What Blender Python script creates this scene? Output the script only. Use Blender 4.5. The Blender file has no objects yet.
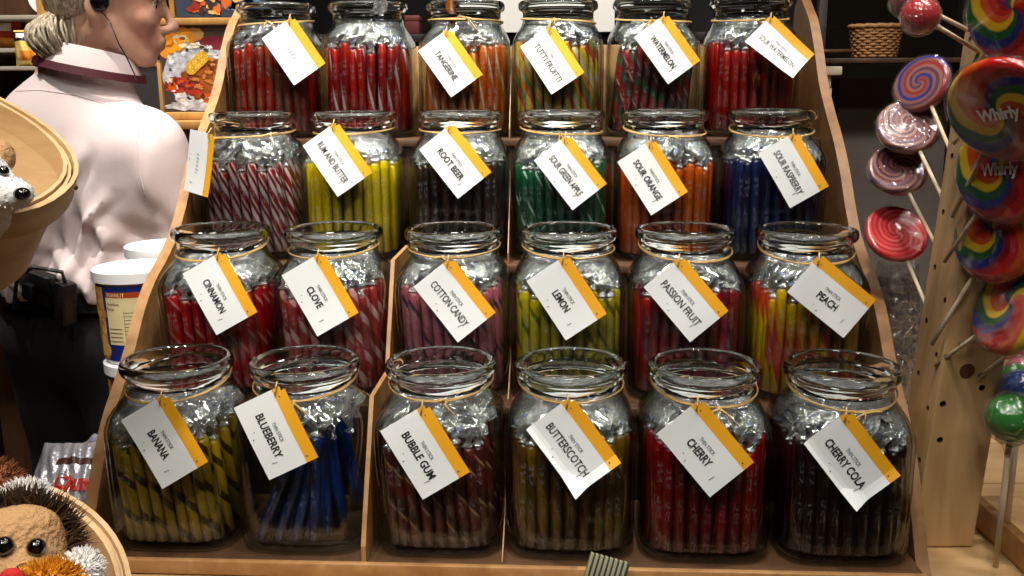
import bpy, bmesh, math, random
import numpy as np
from mathutils import Vector, Matrix, Euler
from mathutils.bvhtree import BVHTree

R = random.Random(7)
COL = bpy.context.scene.collection
SC = bpy.context.scene
PI = math.pi

# ------------------------------------------------------------------ camera
PITCH = math.radians(12.1665)
ROLL = math.radians(0.378)
FPX = 954.0
CAMZ = 1.415
CP, SP = math.cos(PITCH), math.sin(PITCH)
AX_B = Vector((0, -CP, SP))          # towards the camera
AX_R = Vector((1, 0, 0)) * math.cos(ROLL) - Vector((0, SP, CP)) * math.sin(ROLL)
AX_U = Vector((0, SP, CP)) * math.cos(ROLL) + Vector((1, 0, 0)) * math.sin(ROLL)
cam_d = bpy.data.cameras.new('camera')
cam = bpy.data.objects.new('camera', cam_d)
COL.objects.link(cam)
cam.location = (0, 0, CAMZ)
cam.rotation_euler = Matrix((AX_R, AX_U, AX_B)).transposed().to_euler()
cam_d.sensor_width = 36.0
cam_d.lens = FPX / 1024 * 36.0
cam_d.clip_start = 0.02
SC.camera = cam

# ------------------------------------------------------------------ world, lamps, exposure
SC.view_settings.view_transform = 'Standard'
SC.view_settings.look = 'None'
SC.view_settings.gamma = 1.0
SC.view_settings.use_curve_mapping = False
SC.view_settings.exposure = 0.0
SC.cycles.max_bounces = 14
SC.cycles.transparent_max_bounces = 40
SC.cycles.diffuse_bounces = 3
SC.cycles.glossy_bounces = 4
SC.cycles.transmission_bounces = 8
SC.cycles.sample_clamp_indirect = 4.0
SC.cycles.caustics_refractive = False
SC.cycles.caustics_reflective = False
w = bpy.data.worlds.new('world')
SC.world = w
w.use_nodes = True
w.node_tree.nodes['Background'].inputs['Color'].default_value = (1.0, 0.90, 0.78, 1)
w.node_tree.nodes['Background'].inputs['Strength'].default_value = 0.05


def spot(name, loc, target, power, size=60, blend=0.6, radius=0.04, col=(1, 0.93, 0.84)):
    l = bpy.data.lights.new(name, 'SPOT')
    l.energy = power
    l.spot_size = math.radians(size)
    l.spot_blend = blend
    l.shadow_soft_size = radius
    l.color = col
    o = bpy.data.objects.new(name, l)
    o.location = loc
    o.rotation_euler = (Vector(target) - Vector(loc)).to_track_quat('-Z', 'Y').to_euler()
    COL.objects.link(o)
    return o


spot('track_spot_key', (-0.50, 0.95, 3.0), (-0.20, 1.56, 1.42), 230, 40, 0.9, 0.04)
spot('track_spot_person', (-1.05, 1.35, 3.0), (-0.93, 1.8, 1.4), 120, 44, 0.8, 0.04)
spot('track_spot_middle', (0.10, 0.60, 3.0), (0.05, 1.40, 1.3), 105, 50, 0.9, 0.04)
spot('track_spot_front', (0.0, -0.4, 3.0), (-0.08, 1.05, 1.1), 48, 36, 0.9, 0.05)
spot('track_spot_low', (-0.60, -0.6, 2.9), (-0.30, 1.0, 1.0), 30, 40, 0.9, 0.04)
spot('track_spot_right', (0.75, 0.95, 3.0), (0.42, 1.3, 1.35), 44, 46, 0.9, 0.04)
spot('fill_spot_baskets', (-0.55, -0.25, 2.8), (-0.46, 0.72, 1.2), 70, 34, 0.9, 0.05)  # added fill that brightens the two baskets
spot('track_spot_shelf', (-0.9, 1.9, 3.0), (-1.0, 2.8, 1.5), 230, 75, 0.9, 0.08)
spot('track_spot_back', (0.1, 1.6, 3.0), (0.1, 2.4, 1.6), 170, 60, 0.9, 0.08)
spot('fill_spot_side', (0.75, 0.9, 2.7), (1.0, 2.5, 1.25), 60, 40, 0.9, 0.08)  # added fill, aimed below the side shelf at the grey partition
for k_, (x_, y_) in enumerate(((-0.9, 0.3), (0.3, 0.2), (1.2, 0.4), (-0.4, -0.9), (0.9, -0.8), (-0.1, 1.25), (0.7, 1.4))):  # added area lamps for soft fill and glints on glass and cellophane
    la = bpy.data.lights.new('glint_fill_light', 'AREA'); la.shape = 'SQUARE'; la.size = 0.22; la.energy = 7.0; la.color = (1, 0.95, 0.88)
    lo_ = bpy.data.objects.new('glint_fill_light', la); lo_.location = (x_, y_, 3.1); COL.objects.link(lo_)

# ------------------------------------------------------------------ helpers
def ray(px, py):
    return (Vector((0, CP, -SP)) + AX_R * ((px - 512) / FPX) + AX_U * ((288 - py) / FPX))


def at(px, py, Y):
    """point of the place at distance Y in front of the camera that is seen at px, py"""
    r = ray(px, py)
    return Vector((0, 0, CAMZ)) + r * (Y / r.y)


def srgb(r, g=None, b=None):
    if g is None:
        r, g, b = r
    out = []
    for c in (r, g, b):
        c = c / 255.0
        out.append(c / 12.92 if c <= 0.04045 else ((c + 0.055) / 1.055) ** 2.4)
    return (*out, 1.0)


def tag(o, label=None, cat=None, group=None, kind=None):
    if label: o['label'] = label
    if cat: o['category'] = cat
    if group: o['group'] = group
    if kind: o['kind'] = kind
    return o


def empty(name, loc=(0, 0, 0), label=None, cat=None, group=None):
    o = bpy.data.objects.new(name, None)
    o.empty_display_size = 0.02
    o.location = loc
    COL.objects.link(o)
    return tag(o, label, cat, group)


def mesh_obj(name, verts, faces, mats, parent=None, smooth=True, mi=None, uv=None, loc=None):
    me = bpy.data.meshes.new(name)
    me.from_pydata([tuple(v) for v in verts], [], [tuple(int(i) for i in f) for f in faces])
    if not isinstance(mats, (list, tuple)):
        mats = [mats]
    for m in mats:
        me.materials.append(m)
    if mi is not None:
        me.polygons.foreach_set('material_index', list(mi))
    if uv is not None:
        l = me.uv_layers.new(name='UVMap')
        for p in me.polygons:
            for li in p.loop_indices:
                l.data[li].uv = uv[me.loops[li].vertex_index]
    if smooth is True:
        me.polygons.foreach_set('use_smooth', [True] * len(me.polygons))
    me.update()
    o = bpy.data.objects.new(name, me)
    COL.objects.link(o)
    if smooth == 'auto':
        me.polygons.foreach_set('use_smooth', [True] * len(me.polygons))
        me.set_sharp_from_angle(angle=math.radians(35))
    if parent is not None:
        o.parent = parent
    if loc is not None:
        o.location = loc
    return o


class MB:
    """collects shapes into one mesh"""

    def __init__(s):
        s.v, s.f, s.m = [], [], []

    def add(s, verts, faces, m=0):
        b = len(s.v)
        s.v += [Vector(v) for v in verts]
        s.f += [tuple(i + b for i in f) for f in faces]
        s.m += [m] * len(faces)
        return s

    def bm(s, bm, m=0):
        bm.verts.ensure_lookup_table()
        bm.verts.index_update()
        s.add([v.co.copy() for v in bm.verts], [[v.index for v in f.verts] for f in bm.faces], m)
        bm.free()
        return s

    def box(s, lo, hi, m=0, bev=0.0, mat=None):
        bm = bmesh.new()
        bmesh.ops.create_cube(bm, size=1)
        lo, hi = Vector(lo), Vector(hi)
        for v in bm.verts:
            v.co = Vector(((lo[i] + hi[i]) / 2 + v.co[i] * (hi[i] - lo[i]) for i in range(3)))
        if bev > 0:
            bmesh.ops.bevel(bm, geom=bm.edges[:], offset=bev, segments=2, affect='EDGES', profile=0.5)
        if mat is not None:
            bm.transform(mat)
        return s.bm(bm, m)

    def lathe(s, prof, n=32, m=0, mat=None, closed=False):
        """prof list of (r, z)"""
        v, f = [], []
        k = len(prof)
        for (r, z) in prof:
            for j in range(n):
                a = 2 * PI * j / n
                v.append(Vector((r * math.cos(a), r * math.sin(a), z)))
        for i in range(k if closed else k - 1):
            i2 = (i + 1) % k
            for j in range(n):
                j2 = (j + 1) % n
                f.append((i * n + j, i * n + j2, i2 * n + j2, i2 * n + j))
        if not closed:
            if prof[0][0] > 1e-5: f.append(tuple(range(n - 1, -1, -1)))
            if prof[-1][0] > 1e-5: f.append(tuple((k - 1) * n + j for j in range(n)))
        if mat is not None:
            v = [mat @ p for p in v]
        return s.add(v, f, m)

    def tube(s, pts, r, n=8, m=0, cap=True, flat=1.0):
        pts = [Vector(p) for p in pts]
        k = len(pts)
        rr = r if isinstance(r, (list, tuple)) else [r] * k
        v, f = [], []
        up = None
        for i, p in enumerate(pts):
            t = (pts[min(i + 1, k - 1)] - pts[max(i - 1, 0)]).normalized()
            if up is None:
                up = Vector((0, 0, 1)) if abs(t.z) < 0.9 else Vector((1, 0, 0))
            x = t.cross(up).normalized()
            up = x.cross(t).normalized()
            for j in range(n):
                a = 2 * PI * j / n
                v.append(p + (x * math.cos(a) * flat + up * math.sin(a)) * rr[i])
        for i in range(k - 1):
            for j in range(n):
                j2 = (j + 1) % n
                f.append((i * n + j, i * n + j2, (i + 1) * n + j2, (i + 1) * n + j))
        if cap:
            f.append(tuple(range(n - 1, -1, -1)))
            f.append(tuple((k - 1) * n + j for j in range(n)))
        return s.add(v, f, m)

    def ball(s, c, r, m=0, seg=24, ring=14, mat=None):
        bm = bmesh.new()
        bmesh.ops.create_uvsphere(bm, u_segments=seg, v_segments=ring, radius=1)
        rx = r if isinstance(r, (tuple, list)) else (r, r, r)
        for v in bm.verts:
            v.co = Vector((v.co.x * rx[0], v.co.y * rx[1], v.co.z * rx[2]))
        if mat is not None: bm.transform(mat)
        bmesh.ops.translate(bm, verts=bm.verts, vec=Vector(c))
        return s.bm(bm, m)

    def move(s, fn):
        s.v = [Vector(fn(p)) for p in s.v]
        return s

    def build(s, name, mats, parent=None, smooth='auto', loc=None):
        return mesh_obj(name, s.v, s.f, mats, parent, smooth, s.m, None, loc)


def nodes(name):
    m = bpy.data.materials.new(name)
    m.use_nodes = True
    nt = m.node_tree
    nt.nodes.clear()
    out = nt.nodes.new('ShaderNodeOutputMaterial')
    return m, nt, out


def N(nt, typ, **kw):
    n = nt.nodes.new(typ)
    for k, v in kw.items():
        if k in n.inputs: n.inputs[k].default_value = v
        else: setattr(n, k, v)
    return n


def pm(name, col, rough=0.5, metal=0.0, bump=0.0, bscale=60.0, var=0.12, vscale=8.0, spec=0.5, sub=0.0, stretch=None, emit=None, coat=0.0):
    """principled material with procedural mottling and bump"""
    m, nt, out = nodes(name)
    L = nt.links.new
    p = N(nt, 'ShaderNodeBsdfPrincipled')
    p.inputs['Roughness'].default_value = rough
    p.inputs['Metallic'].default_value = metal
    p.inputs['Specular IOR Level'].default_value = spec
    p.inputs['Coat Weight'].default_value = coat
    if sub: p.inputs['Subsurface Weight'].default_value = sub; p.inputs['Subsurface Scale'].default_value = 0.005
    tc = N(nt, 'ShaderNodeTexCoord')
    src = tc.outputs['Object']
    if stretch:
        mp = N(nt, 'ShaderNodeMapping'); mp.inputs['Scale'].default_value = stretch
        L(src, mp.inputs['Vector']); src = mp.outputs['Vector']
    nz = N(nt, 'ShaderNodeTexNoise', Scale=vscale, Detail=4.0)
    L(src, nz.inputs['Vector'])
    mr = N(nt, 'ShaderNodeMapRange')
    mr.inputs['To Min'].default_value = 1 - var; mr.inputs['To Max'].default_value = 1 + var
    L(nz.outputs['Fac'], mr.inputs['Value'])
    hs = N(nt, 'ShaderNodeHueSaturation', Color=col)
    L(mr.outputs['Result'], hs.inputs['Value'])
    L(hs.outputs['Color'], p.inputs['Base Color'])
    if bump:
        n2 = N(nt, 'ShaderNodeTexNoise', Scale=bscale, Detail=3.0)
        L(src, n2.inputs['Vector'])
        b = N(nt, 'ShaderNodeBump', Strength=bump, Distance=0.01)
        L(n2.outputs['Fac'], b.inputs['Height']); L(b.outputs['Normal'], p.inputs['Normal'])
    L(p.outputs['BSDF'], out.inputs['Surface'])
    return m


def wood(name, c1, c2, scale=14.0, stretch=(1, 1, 0.12), rough=0.5, bump=0.05):
    m, nt, out = nodes(name)
    L = nt.links.new
    p = N(nt, 'ShaderNodeBsdfPrincipled', Roughness=rough)
    tc = N(nt, 'ShaderNodeTexCoord')
    mp = N(nt, 'ShaderNodeMapping'); mp.inputs['Scale'].default_value = stretch
    L(tc.outputs['Object'], mp.inputs['Vector'])
    n0 = N(nt, 'ShaderNodeTexNoise', Scale=scale * 0.35, Detail=2.0)
    L(mp.outputs['Vector'], n0.inputs['Vector'])
    wv = N(nt, 'ShaderNodeTexNoise', Scale=scale * 4, Detail=6.0, Distortion=0.6)
    L(mp.outputs['Vector'], wv.inputs['Vector'])
    mx = N(nt, 'ShaderNodeMix', data_type='FLOAT'); mx.inputs['Factor'].default_value = 0.55
    L(n0.outputs['Fac'], mx.inputs['A']); L(wv.outputs['Fac'], mx.inputs['B'])
    cr = N(nt, 'ShaderNodeValToRGB')
    cr.color_ramp.elements[0].position = 0.36; cr.color_ramp.elements[0].color = c2
    cr.color_ramp.elements[1].position = 0.62; cr.color_ramp.elements[1].color = c1
    L(mx.outputs['Result'], cr.inputs['Fac'])
    L(cr.outputs['Color'], p.inputs['Base Color'])
    b = N(nt, 'ShaderNodeBump', Strength=bump, Distance=0.005)
    L(wv.outputs['Fac'], b.inputs['Height']); L(b.outputs['Normal'], p.inputs['Normal'])
    L(p.outputs['BSDF'], out.inputs['Surface'])
    return m


def glass_mat(name, tint=(0.95, 0.975, 0.965, 1), bump=0.05, rough=0.015, edge=(0.42, 0.50, 0.47, 1)):
    """clear thin-walled glass: lets light straight through, mirrors by the angle, greener where seen edge-on"""
    m, nt, out = nodes(name)
    L = nt.links.new
    lw = N(nt, 'ShaderNodeLayerWeight', Blend=0.5)
    mixc = N(nt, 'ShaderNodeMix', data_type='RGBA')
    mixc.inputs['A'].default_value = tint; mixc.inputs['B'].default_value = edge
    pw = N(nt, 'ShaderNodeMath', operation='POWER'); pw.inputs[1].default_value = 3.0
    L(lw.outputs['Facing'], pw.inputs[0]); L(pw.outputs[0], mixc.inputs['Factor'])
    t = N(nt, 'ShaderNodeBsdfTransparent'); L(mixc.outputs['Result'], t.inputs['Color'])
    g = N(nt, 'ShaderNodeBsdfGlossy', Roughness=rough)
    tc = N(nt, 'ShaderNodeTexCoord')
    nz = N(nt, 'ShaderNodeTexNoise', Scale=38.0, Detail=2.0); L(tc.outputs['Object'], nz.inputs['Vector'])
    b = N(nt, 'ShaderNodeBump', Strength=bump, Distance=0.01)
    L(nz.outputs['Fac'], b.inputs['Height']); L(b.outputs['Normal'], g.inputs['Normal'])
    lf = N(nt, 'ShaderNodeLayerWeight', Blend=0.5); L(b.outputs['Normal'], lf.inputs['Normal'])
    p5 = N(nt, 'ShaderNodeMath', operation='POWER'); p5.inputs[1].default_value = 4.0; L(lf.outputs['Facing'], p5.inputs[0])
    fr = N(nt, 'ShaderNodeMath', operation='MULTIPLY_ADD'); fr.inputs[1].default_value = 0.85; fr.inputs[2].default_value = 0.035
    L(p5.outputs[0], fr.inputs[0])
    mx = N(nt, 'ShaderNodeMixShader')
    L(fr.outputs[0], mx.inputs['Fac']); L(t.outputs[0], mx.inputs[1]); L(g.outputs[0], mx.inputs[2])
    L(mx.outputs[0], out.inputs['Surface'])
    return m


def film_mat(name, opac=0.10, refl=0.16, rough=0.12, bump=0.9, bscale=220.0, printcol=None, stretch=None, script=None, tint=(0.97, 0.97, 0.98, 1), haze=(0.85, 0.87, 0.9, 1)):
    """crinkled clear cellophane"""
    m, nt, out = nodes(name)
    L = nt.links.new
    tc = N(nt, 'ShaderNodeTexCoord')
    nz = N(nt, 'ShaderNodeTexNoise', Scale=bscale, Detail=3.0)
    if stretch:
        mp0 = N(nt, 'ShaderNodeMapping'); mp0.inputs['Scale'].default_value = stretch
        L(tc.outputs['Object'], mp0.inputs['Vector']); L(mp0.outputs['Vector'], nz.inputs['Vector'])
    else:
        L(tc.outputs['Object'], nz.inputs['Vector'])
    b = N(nt, 'ShaderNodeBump', Strength=bump, Distance=0.01)
    L(nz.outputs['Fac'], b.inputs['Height'])
    t = N(nt, 'ShaderNodeBsdfTransparent', Color=tint)
    g = N(nt, 'ShaderNodeBsdfGlossy', Roughness=rough); L(b.outputs['Normal'], g.inputs['Normal'])
    lw = N(nt, 'ShaderNodeLayerWeight', Blend=0.5); L(b.outputs['Normal'], lw.inputs['Normal'])
    lp = N(nt, 'ShaderNodeMath', operation='POWER'); lp.inputs[1].default_value = 4.0; L(lw.outputs['Facing'], lp.inputs[0])
    ml = N(nt, 'ShaderNodeMath', operation='MULTIPLY_ADD'); ml.inputs[1].default_value = 0.45; ml.inputs[2].default_value = refl
    L(lp.outputs[0], ml.inputs[0])
    m1 = N(nt, 'ShaderNodeMixShader'); L(ml.outputs[0], m1.inputs['Fac']); L(t.outputs[0], m1.inputs[1]); L(g.outputs[0], m1.inputs[2])
    d0 = N(nt, 'ShaderNodeBsdfDiffuse', Color=haze); d1 = N(nt, 'ShaderNodeBsdfTranslucent', Color=haze)
    d = N(nt, 'ShaderNodeMixShader'); d.inputs['Fac'].default_value = 0.5; L(d0.outputs[0], d.inputs[1]); L(d1.outputs[0], d.inputs[2])
    m2 = N(nt, 'ShaderNodeMixShader'); m2.inputs['Fac'].default_value = opac
    L(m1.outputs[0], m2.inputs[1]); L(d.outputs[0], m2.inputs[2])
    last = m2
    if printcol:
        # small printed blotches of ink on the film
        mp = N(nt, 'ShaderNodeMapping'); mp.inputs['Scale'].default_value = (170, 170, 60)
        L(tc.outputs['Object'], mp.inputs['Vector'])
        vn = N(nt, 'ShaderNodeTexNoise', Scale=1.0, Detail=1.0); L(mp.outputs['Vector'], vn.inputs['Vector'])
        gt = N(nt, 'ShaderNodeMath', operation='GREATER_THAN'); gt.inputs[1].default_value = 0.70
        L(vn.outputs['Fac'], gt.inputs[0])
        mm = N(nt, 'ShaderNodeMath', operation='MULTIPLY'); mm.inputs[1].default_value = 0.75; L(gt.outputs[0], mm.inputs[0])
        dd = N(nt, 'ShaderNodeBsdfDiffuse', Color=printcol)
        m3 = N(nt, 'ShaderNodeMixShader'); L(mm.outputs[0], m3.inputs['Fac']); L(m2.outputs[0], m3.inputs[1]); L(dd.outputs[0], m3.inputs[2])
        last = m3
    if script:
        # a line of small printed script running up one side of the wrapper
        sx = N(nt, 'ShaderNodeSeparateXYZ'); L(tc.outputs['Object'], sx.inputs[0])
        ax = N(nt, 'ShaderNodeMath', operation='ABSOLUTE'); L(sx.outputs['X'], ax.inputs[0])
        c1 = N(nt, 'ShaderNodeMath', operation='LESS_THAN'); c1.inputs[1].default_value = 0.0026; L(ax.outputs[0], c1.inputs[0])
        c2 = N(nt, 'ShaderNodeMath', operation='LESS_THAN'); c2.inputs[1].default_value = 0.0; L(sx.outputs['Y'], c2.inputs[0])
        wz = N(nt, 'ShaderNodeMath', operation='SINE'); mz = N(nt, 'ShaderNodeMath', operation='MULTIPLY'); mz.inputs[1].default_value = 150.0
        L(sx.outputs['Z'], mz.inputs[0]); L(mz.outputs[0], wz.inputs[0])
        c3 = N(nt, 'ShaderNodeMath', operation='GREATER_THAN'); c3.inputs[1].default_value = -0.35; L(wz.outputs[0], c3.inputs[0])
        mp = N(nt, 'ShaderNodeMapping'); mp.inputs['Scale'].default_value = (420, 420, 300); L(tc.outputs['Object'], mp.inputs['Vector'])
        vn = N(nt, 'ShaderNodeTexNoise', Scale=1.0, Detail=0.0); L(mp.outputs['Vector'], vn.inputs['Vector'])
        c4 = N(nt, 'ShaderNodeMath', operation='GREATER_THAN'); c4.inputs[1].default_value = 0.54; L(vn.outputs['Fac'], c4.inputs[0])
        prod = c1
        for cc in (c2, c3, c4):
            ml2 = N(nt, 'ShaderNodeMath', operation='MULTIPLY'); L(prod.outputs[0], ml2.inputs[0]); L(cc.outputs[0], ml2.inputs[1]); prod = ml2
        sc_ = N(nt, 'ShaderNodeMath', operation='MULTIPLY'); sc_.inputs[1].default_value = 0.16; L(prod.outputs[0], sc_.inputs[0])
        dd = N(nt, 'ShaderNodeBsdfDiffuse', Color=script)
        m4 = N(nt, 'ShaderNodeMixShader'); L(sc_.outputs[0], m4.inputs['Fac']); L(last.outputs[0], m4.inputs[1]); L(dd.outputs[0], m4.inputs[2])
        last = m4
    L(last.outputs[0], out.inputs['Surface'])
    return m


def stripe_mat(name, cols, turns=3.0, rep=1.0, rough=0.3, split=None):
    """hard candy with spiral stripes; cols = [(colour, share)...] round the stick; split = colour of the lower part"""
    m, nt, out = nodes(name)
    L = nt.links.new
    p = N(nt, 'ShaderNodeBsdfPrincipled', Roughness=rough)
    p.inputs['Coat Weight'].default_value = 0.3
    uv = N(nt, 'ShaderNodeUVMap')
    sx = N(nt, 'ShaderNodeSeparateXYZ'); L(uv.outputs[0], sx.inputs[0])
    a = N(nt, 'ShaderNodeMath', operation='MULTIPLY'); a.inputs[1].default_value = rep; L(sx.outputs['X'], a.inputs[0])
    b = N(nt, 'ShaderNodeMath', operation='MULTIPLY_ADD'); b.inputs[1].default_value = turns
    L(sx.outputs['Y'], b.inputs[0]); L(a.outputs[0], b.inputs[2])
    f = N(nt, 'ShaderNodeMath', operation='FRACT'); L(b.outputs[0], f.inputs[0])
    cr = N(nt, 'ShaderNodeValToRGB'); cr.color_ramp.interpolation = 'CONSTANT'
    pos, els = 0.0, cr.color_ramp.elements
    tot = sum(c[1] for c in cols)
    els[0].position = 0; els[0].color = cols[0][0]
    els[1].position = 1.0 if len(cols) == 1 else cols[0][1] / tot
    els[1].color = cols[-1][0] if len(cols) == 1 else cols[1][0]
    acc = cols[0][1]
    for i in range(1, len(cols) - 1):
        acc += cols[i][1]
        e = els.new(acc / tot); e.color = cols[i + 1][0]
    L(f.outputs[0], cr.inputs['Fac'])
    src = cr.outputs['Color']
    if split:
        g = N(nt, 'ShaderNodeMath', operation='LESS_THAN'); g.inputs[1].default_value = split[1]; L(sx.outputs['Y'], g.inputs[0])
        mx = N(nt, 'ShaderNodeMix', data_type='RGBA'); mx.inputs['B'].default_value = split[0]
        L(g.outputs[0], mx.inputs['Factor']); L(src, mx.inputs['A']); src = mx.outputs['Result']
    oi = N(nt, 'ShaderNodeObjectInfo')
    mr = N(nt, 'ShaderNodeMapRange'); mr.inputs['To Min'].default_value = 0.72; mr.inputs['To Max'].default_value = 1.2
    L(oi.outputs['Random'], mr.inputs['Value'])
    tc = N(nt, 'ShaderNodeTexCoord'); nz = N(nt, 'ShaderNodeTexNoise', Scale=70.0, Detail=3.0); L(tc.outputs['Object'], nz.inputs['Vector'])
    mr2 = N(nt, 'ShaderNodeMapRange'); mr2.inputs['To Min'].default_value = 0.75; mr2.inputs['To Max'].default_value = 1.25; L(nz.outputs['Fac'], mr2.inputs['Value'])
    mm = N(nt, 'ShaderNodeMath', operation='MULTIPLY'); L(mr.outputs[0], mm.inputs[0]); L(mr2.outputs[0], mm.inputs[1])
    hs = N(nt, 'ShaderNodeHueSaturation', Saturation=1.05); L(src, hs.inputs['Color']); L(mm.outputs[0], hs.inputs['Value'])
    L(hs.outputs['Color'], p.inputs['Base Color'])
    L(p.outputs['BSDF'], out.inputs['Surface'])
    return m


M = {}
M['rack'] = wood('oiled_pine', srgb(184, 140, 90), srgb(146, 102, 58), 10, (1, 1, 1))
M['rack_in'] = wood('shade_toned_pine', srgb(92, 63, 39), srgb(64, 43, 27), 10, (1, 0.3, 1))  # rack pine with the shade between the rows put into its colour
M['post'] = wood('pale_pine', srgb(206, 172, 122), srgb(178, 140, 92), 12, (1, 1, 0.1))
M['table'] = wood('table_boards', srgb(206, 172, 124), srgb(178, 140, 92), 8, (0.15, 1, 1))
M['floor'] = wood('floor_boards', srgb(92, 70, 50), srgb(58, 43, 31), 3, (1, 0.12, 1), 0.4)
M['veneer'] = wood('basket_veneer', srgb(226, 196, 150), srgb(202, 166, 116), 9, (0.4, 0.4, 2.5), 0.6)
M['darkwood'] = wood('dark_wood', srgb(86, 56, 34), srgb(56, 36, 22), 6, (1, 1, 0.2))
M['goldwood'] = wood('honey_wood', srgb(206, 160, 90), srgb(176, 128, 64), 10, (1, 1, 0.3))
M['glass'] = glass_mat('jar_glass')
m_, nt_, out_ = nodes('jar_rim_glass')
g_ = N(nt_, 'ShaderNodeBsdfGlass', Color=(0.96, 0.985, 0.975, 1), Roughness=0.0, IOR=1.45)
tc_ = N(nt_, 'ShaderNodeTexCoord'); nz_ = N(nt_, 'ShaderNodeTexNoise', Scale=45.0, Detail=1.0); b_ = N(nt_, 'ShaderNodeBump', Strength=0.08, Distance=0.01)
nt_.links.new(tc_.outputs['Object'], nz_.inputs['Vector']); nt_.links.new(nz_.outputs['Fac'], b_.inputs['Height']); nt_.links.new(b_.outputs['Normal'], g_.inputs['Normal'])
nt_.links.new(g_.outputs[0], out_.inputs['Surface'])
M['rimglass'] = m_
M['film'] = film_mat('cellophane', 0.003, 0.035, 0.08, 0.9, 1.0, stretch=(330, 330, 34), script=srgb(206, 204, 214))
M['filmtop'] = film_mat('cellophane_twist', 0.16, 0.42, 0.14, 0.5, 170.0, printcol=srgb(120, 124, 180), haze=srgb(250, 249, 246))
M['raffia'] = pm('raffia', srgb(206, 168, 104), 0.6, bump=0.4, bscale=300, var=0.25, vscale=60)
M['white'] = pm('tag_card', srgb(232, 236, 236), 0.55, var=0.03)
M['yellow'] = pm('tag_yellow', srgb(236, 168, 24), 0.55, var=0.04)
M['ink'] = pm('tag_ink', srgb(26, 26, 28), 0.6, var=0.02)
M['greyink'] = pm('tag_grey_ink', srgb(92, 94, 96), 0.6, var=0.02)
M['faint'] = pm('tag_faint_ink', srgb(170, 172, 186), 0.6, var=0.02)
M['black'] = pm('black_matte', srgb(22, 21, 22), 0.6, var=0.15)
M['dark'] = pm('dark_paint', srgb(44, 40, 37), 0.6, var=0.2, vscale=3)
M['cream'] = pm('cream_paint', srgb(206, 196, 174), 0.5, var=0.06)
M['paper'] = pm('white_paper', srgb(232, 230, 226), 0.6, var=0.03)
M['greywall'] = pm('grey_panel', srgb(112, 104, 96), 0.7, var=0.12, vscale=4, bump=0.1, bscale=40)
M['lolstick'] = pm('paper_stick', srgb(226, 206, 172), 0.6, var=0.05)
M['hole'] = pm('drilled_hole', srgb(96, 56, 28), 0.8, var=0.1)
M['plastic_white'] = pm('white_plastic', srgb(240, 240, 242), 0.3, var=0.02)
M['plastic_black'] = pm('black_plastic', srgb(14, 14, 15), 0.25, var=0.1)
M['eye'] = pm('glossy_black_eye', srgb(10, 9, 9), 0.06, var=0.02, coat=1.0)

# ------------------------------------------------------------------ the setting
def slab(name, lo, hi, mat, kind='structure', label=None):
    o = MB().box(lo, hi).build(name, [mat])
    tag(o, label, None, None, kind)
    return o


slab('floor', (-4, -2.5, -0.06), (4, 4.9, 0), M['floor'])
slab('ceiling', (-4, -2.5, 3.2), (4, 4.9, 3.26), pm('ceiling_paint', srgb(60, 54, 48), 0.8))
wallm = pm('back_wall_paint', srgb(70, 58, 47), 0.8, var=0.2, vscale=2)
slab('wall_back', (-4, 4.8, 0), (4, 4.9, 3.2), wallm)
slab('wall_left', (-4.1, -2.5, 0), (-4, 4.9, 3.2), wallm)
slab('wall_right', (4, -2.5, 0), (4.1, 4.9, 3.2), wallm)
slab('wall_front', (-4, -2.6, 0), (4, -2.5, 3.2), pm('front_wall_paint', srgb(84, 74, 64), 0.8))
# grey partition on the right, behind the lollipop post, with a recess above
slab('wall_partition', (0.86, 2.55, 0), (3.2, 2.67, 1.42), M['greywall'])

# table that carries the rack, the post and the tubs
TZ = 0.893
t = empty('display_table', (0.1, 1.25, 0), 'wide wooden table under the stepped candy rack', 'table')
b = MB()
nb = 6
for i in range(nb):
    y0 = 0.895 + i * (1.75 - 0.895) / nb
    b.box((-0.722, y0 - 1.25, TZ - 0.03), (1.0, y0 - 1.25 + (0.855 / nb) - 0.002, TZ), bev=0.003)
b.build('tabletop', [M['table']], t)
for sx in (-0.64, 0.94):
    for sy in (-0.315, 0.45):
        MB().box((sx - 0.03, sy - 0.03, 0), (sx + 0.03, sy + 0.03, TZ - 0.031), bev=0.004).build('leg', [M['table']], t)
MB().box((-0.609, -0.325, TZ - 0.12), (0.909, -0.305, TZ - 0.031)).build('apron', [M['table']], t)

# ------------------------------------------------------------------ stepped rack
COLX = [-0.377, -0.230, -0.076, 0.069, 0.2155, 0.365]
ROWDX = [-0.011, -0.0046, 0.0055, 0.0085]
ROWY = [1.548, 1.383, 1.1945, 1.0205]               # top row first
RIMZ = [CAMZ + 0.123, CAMZ - 0.0395, CAMZ - 0.179, CAMZ - 0.302]
YAW = math.radians(3.2167)
RM = Matrix.Translation((0, 1.25, 0)) @ Matrix.Rotation(-YAW, 4, 'Z') @ Matrix.Translation((0, -1.25, 0))


def W(x, y, z): return RM @ Vector((x, y, z))


def at_rack(px, py, y):
    """the point seen at px, py on the plane y = const of the rack"""
    r = ray(px, py)
    n = RM.to_3x3() @ Vector((0, 1, 0))
    p0 = W(0, y, 0)
    o = Vector((0, 0, CAMZ))
    return o + r * ((p0 - o).dot(n) / r.dot(n))


JH = 0.2060
BOTZ = [z - JH for z in RIMZ]
HW = 0.0715
XL, XR = -0.4635, 0.4505
rack = empty('candy_rack', (0, 1.25, TZ), 'stepped pine display rack with wavy sides holding four rows of candy jars', 'display rack')
rack.rotation_euler.z = -YAW
RO = Vector((0, 1.25, TZ))


def rel(p): return Vector(p) - RO


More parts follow.
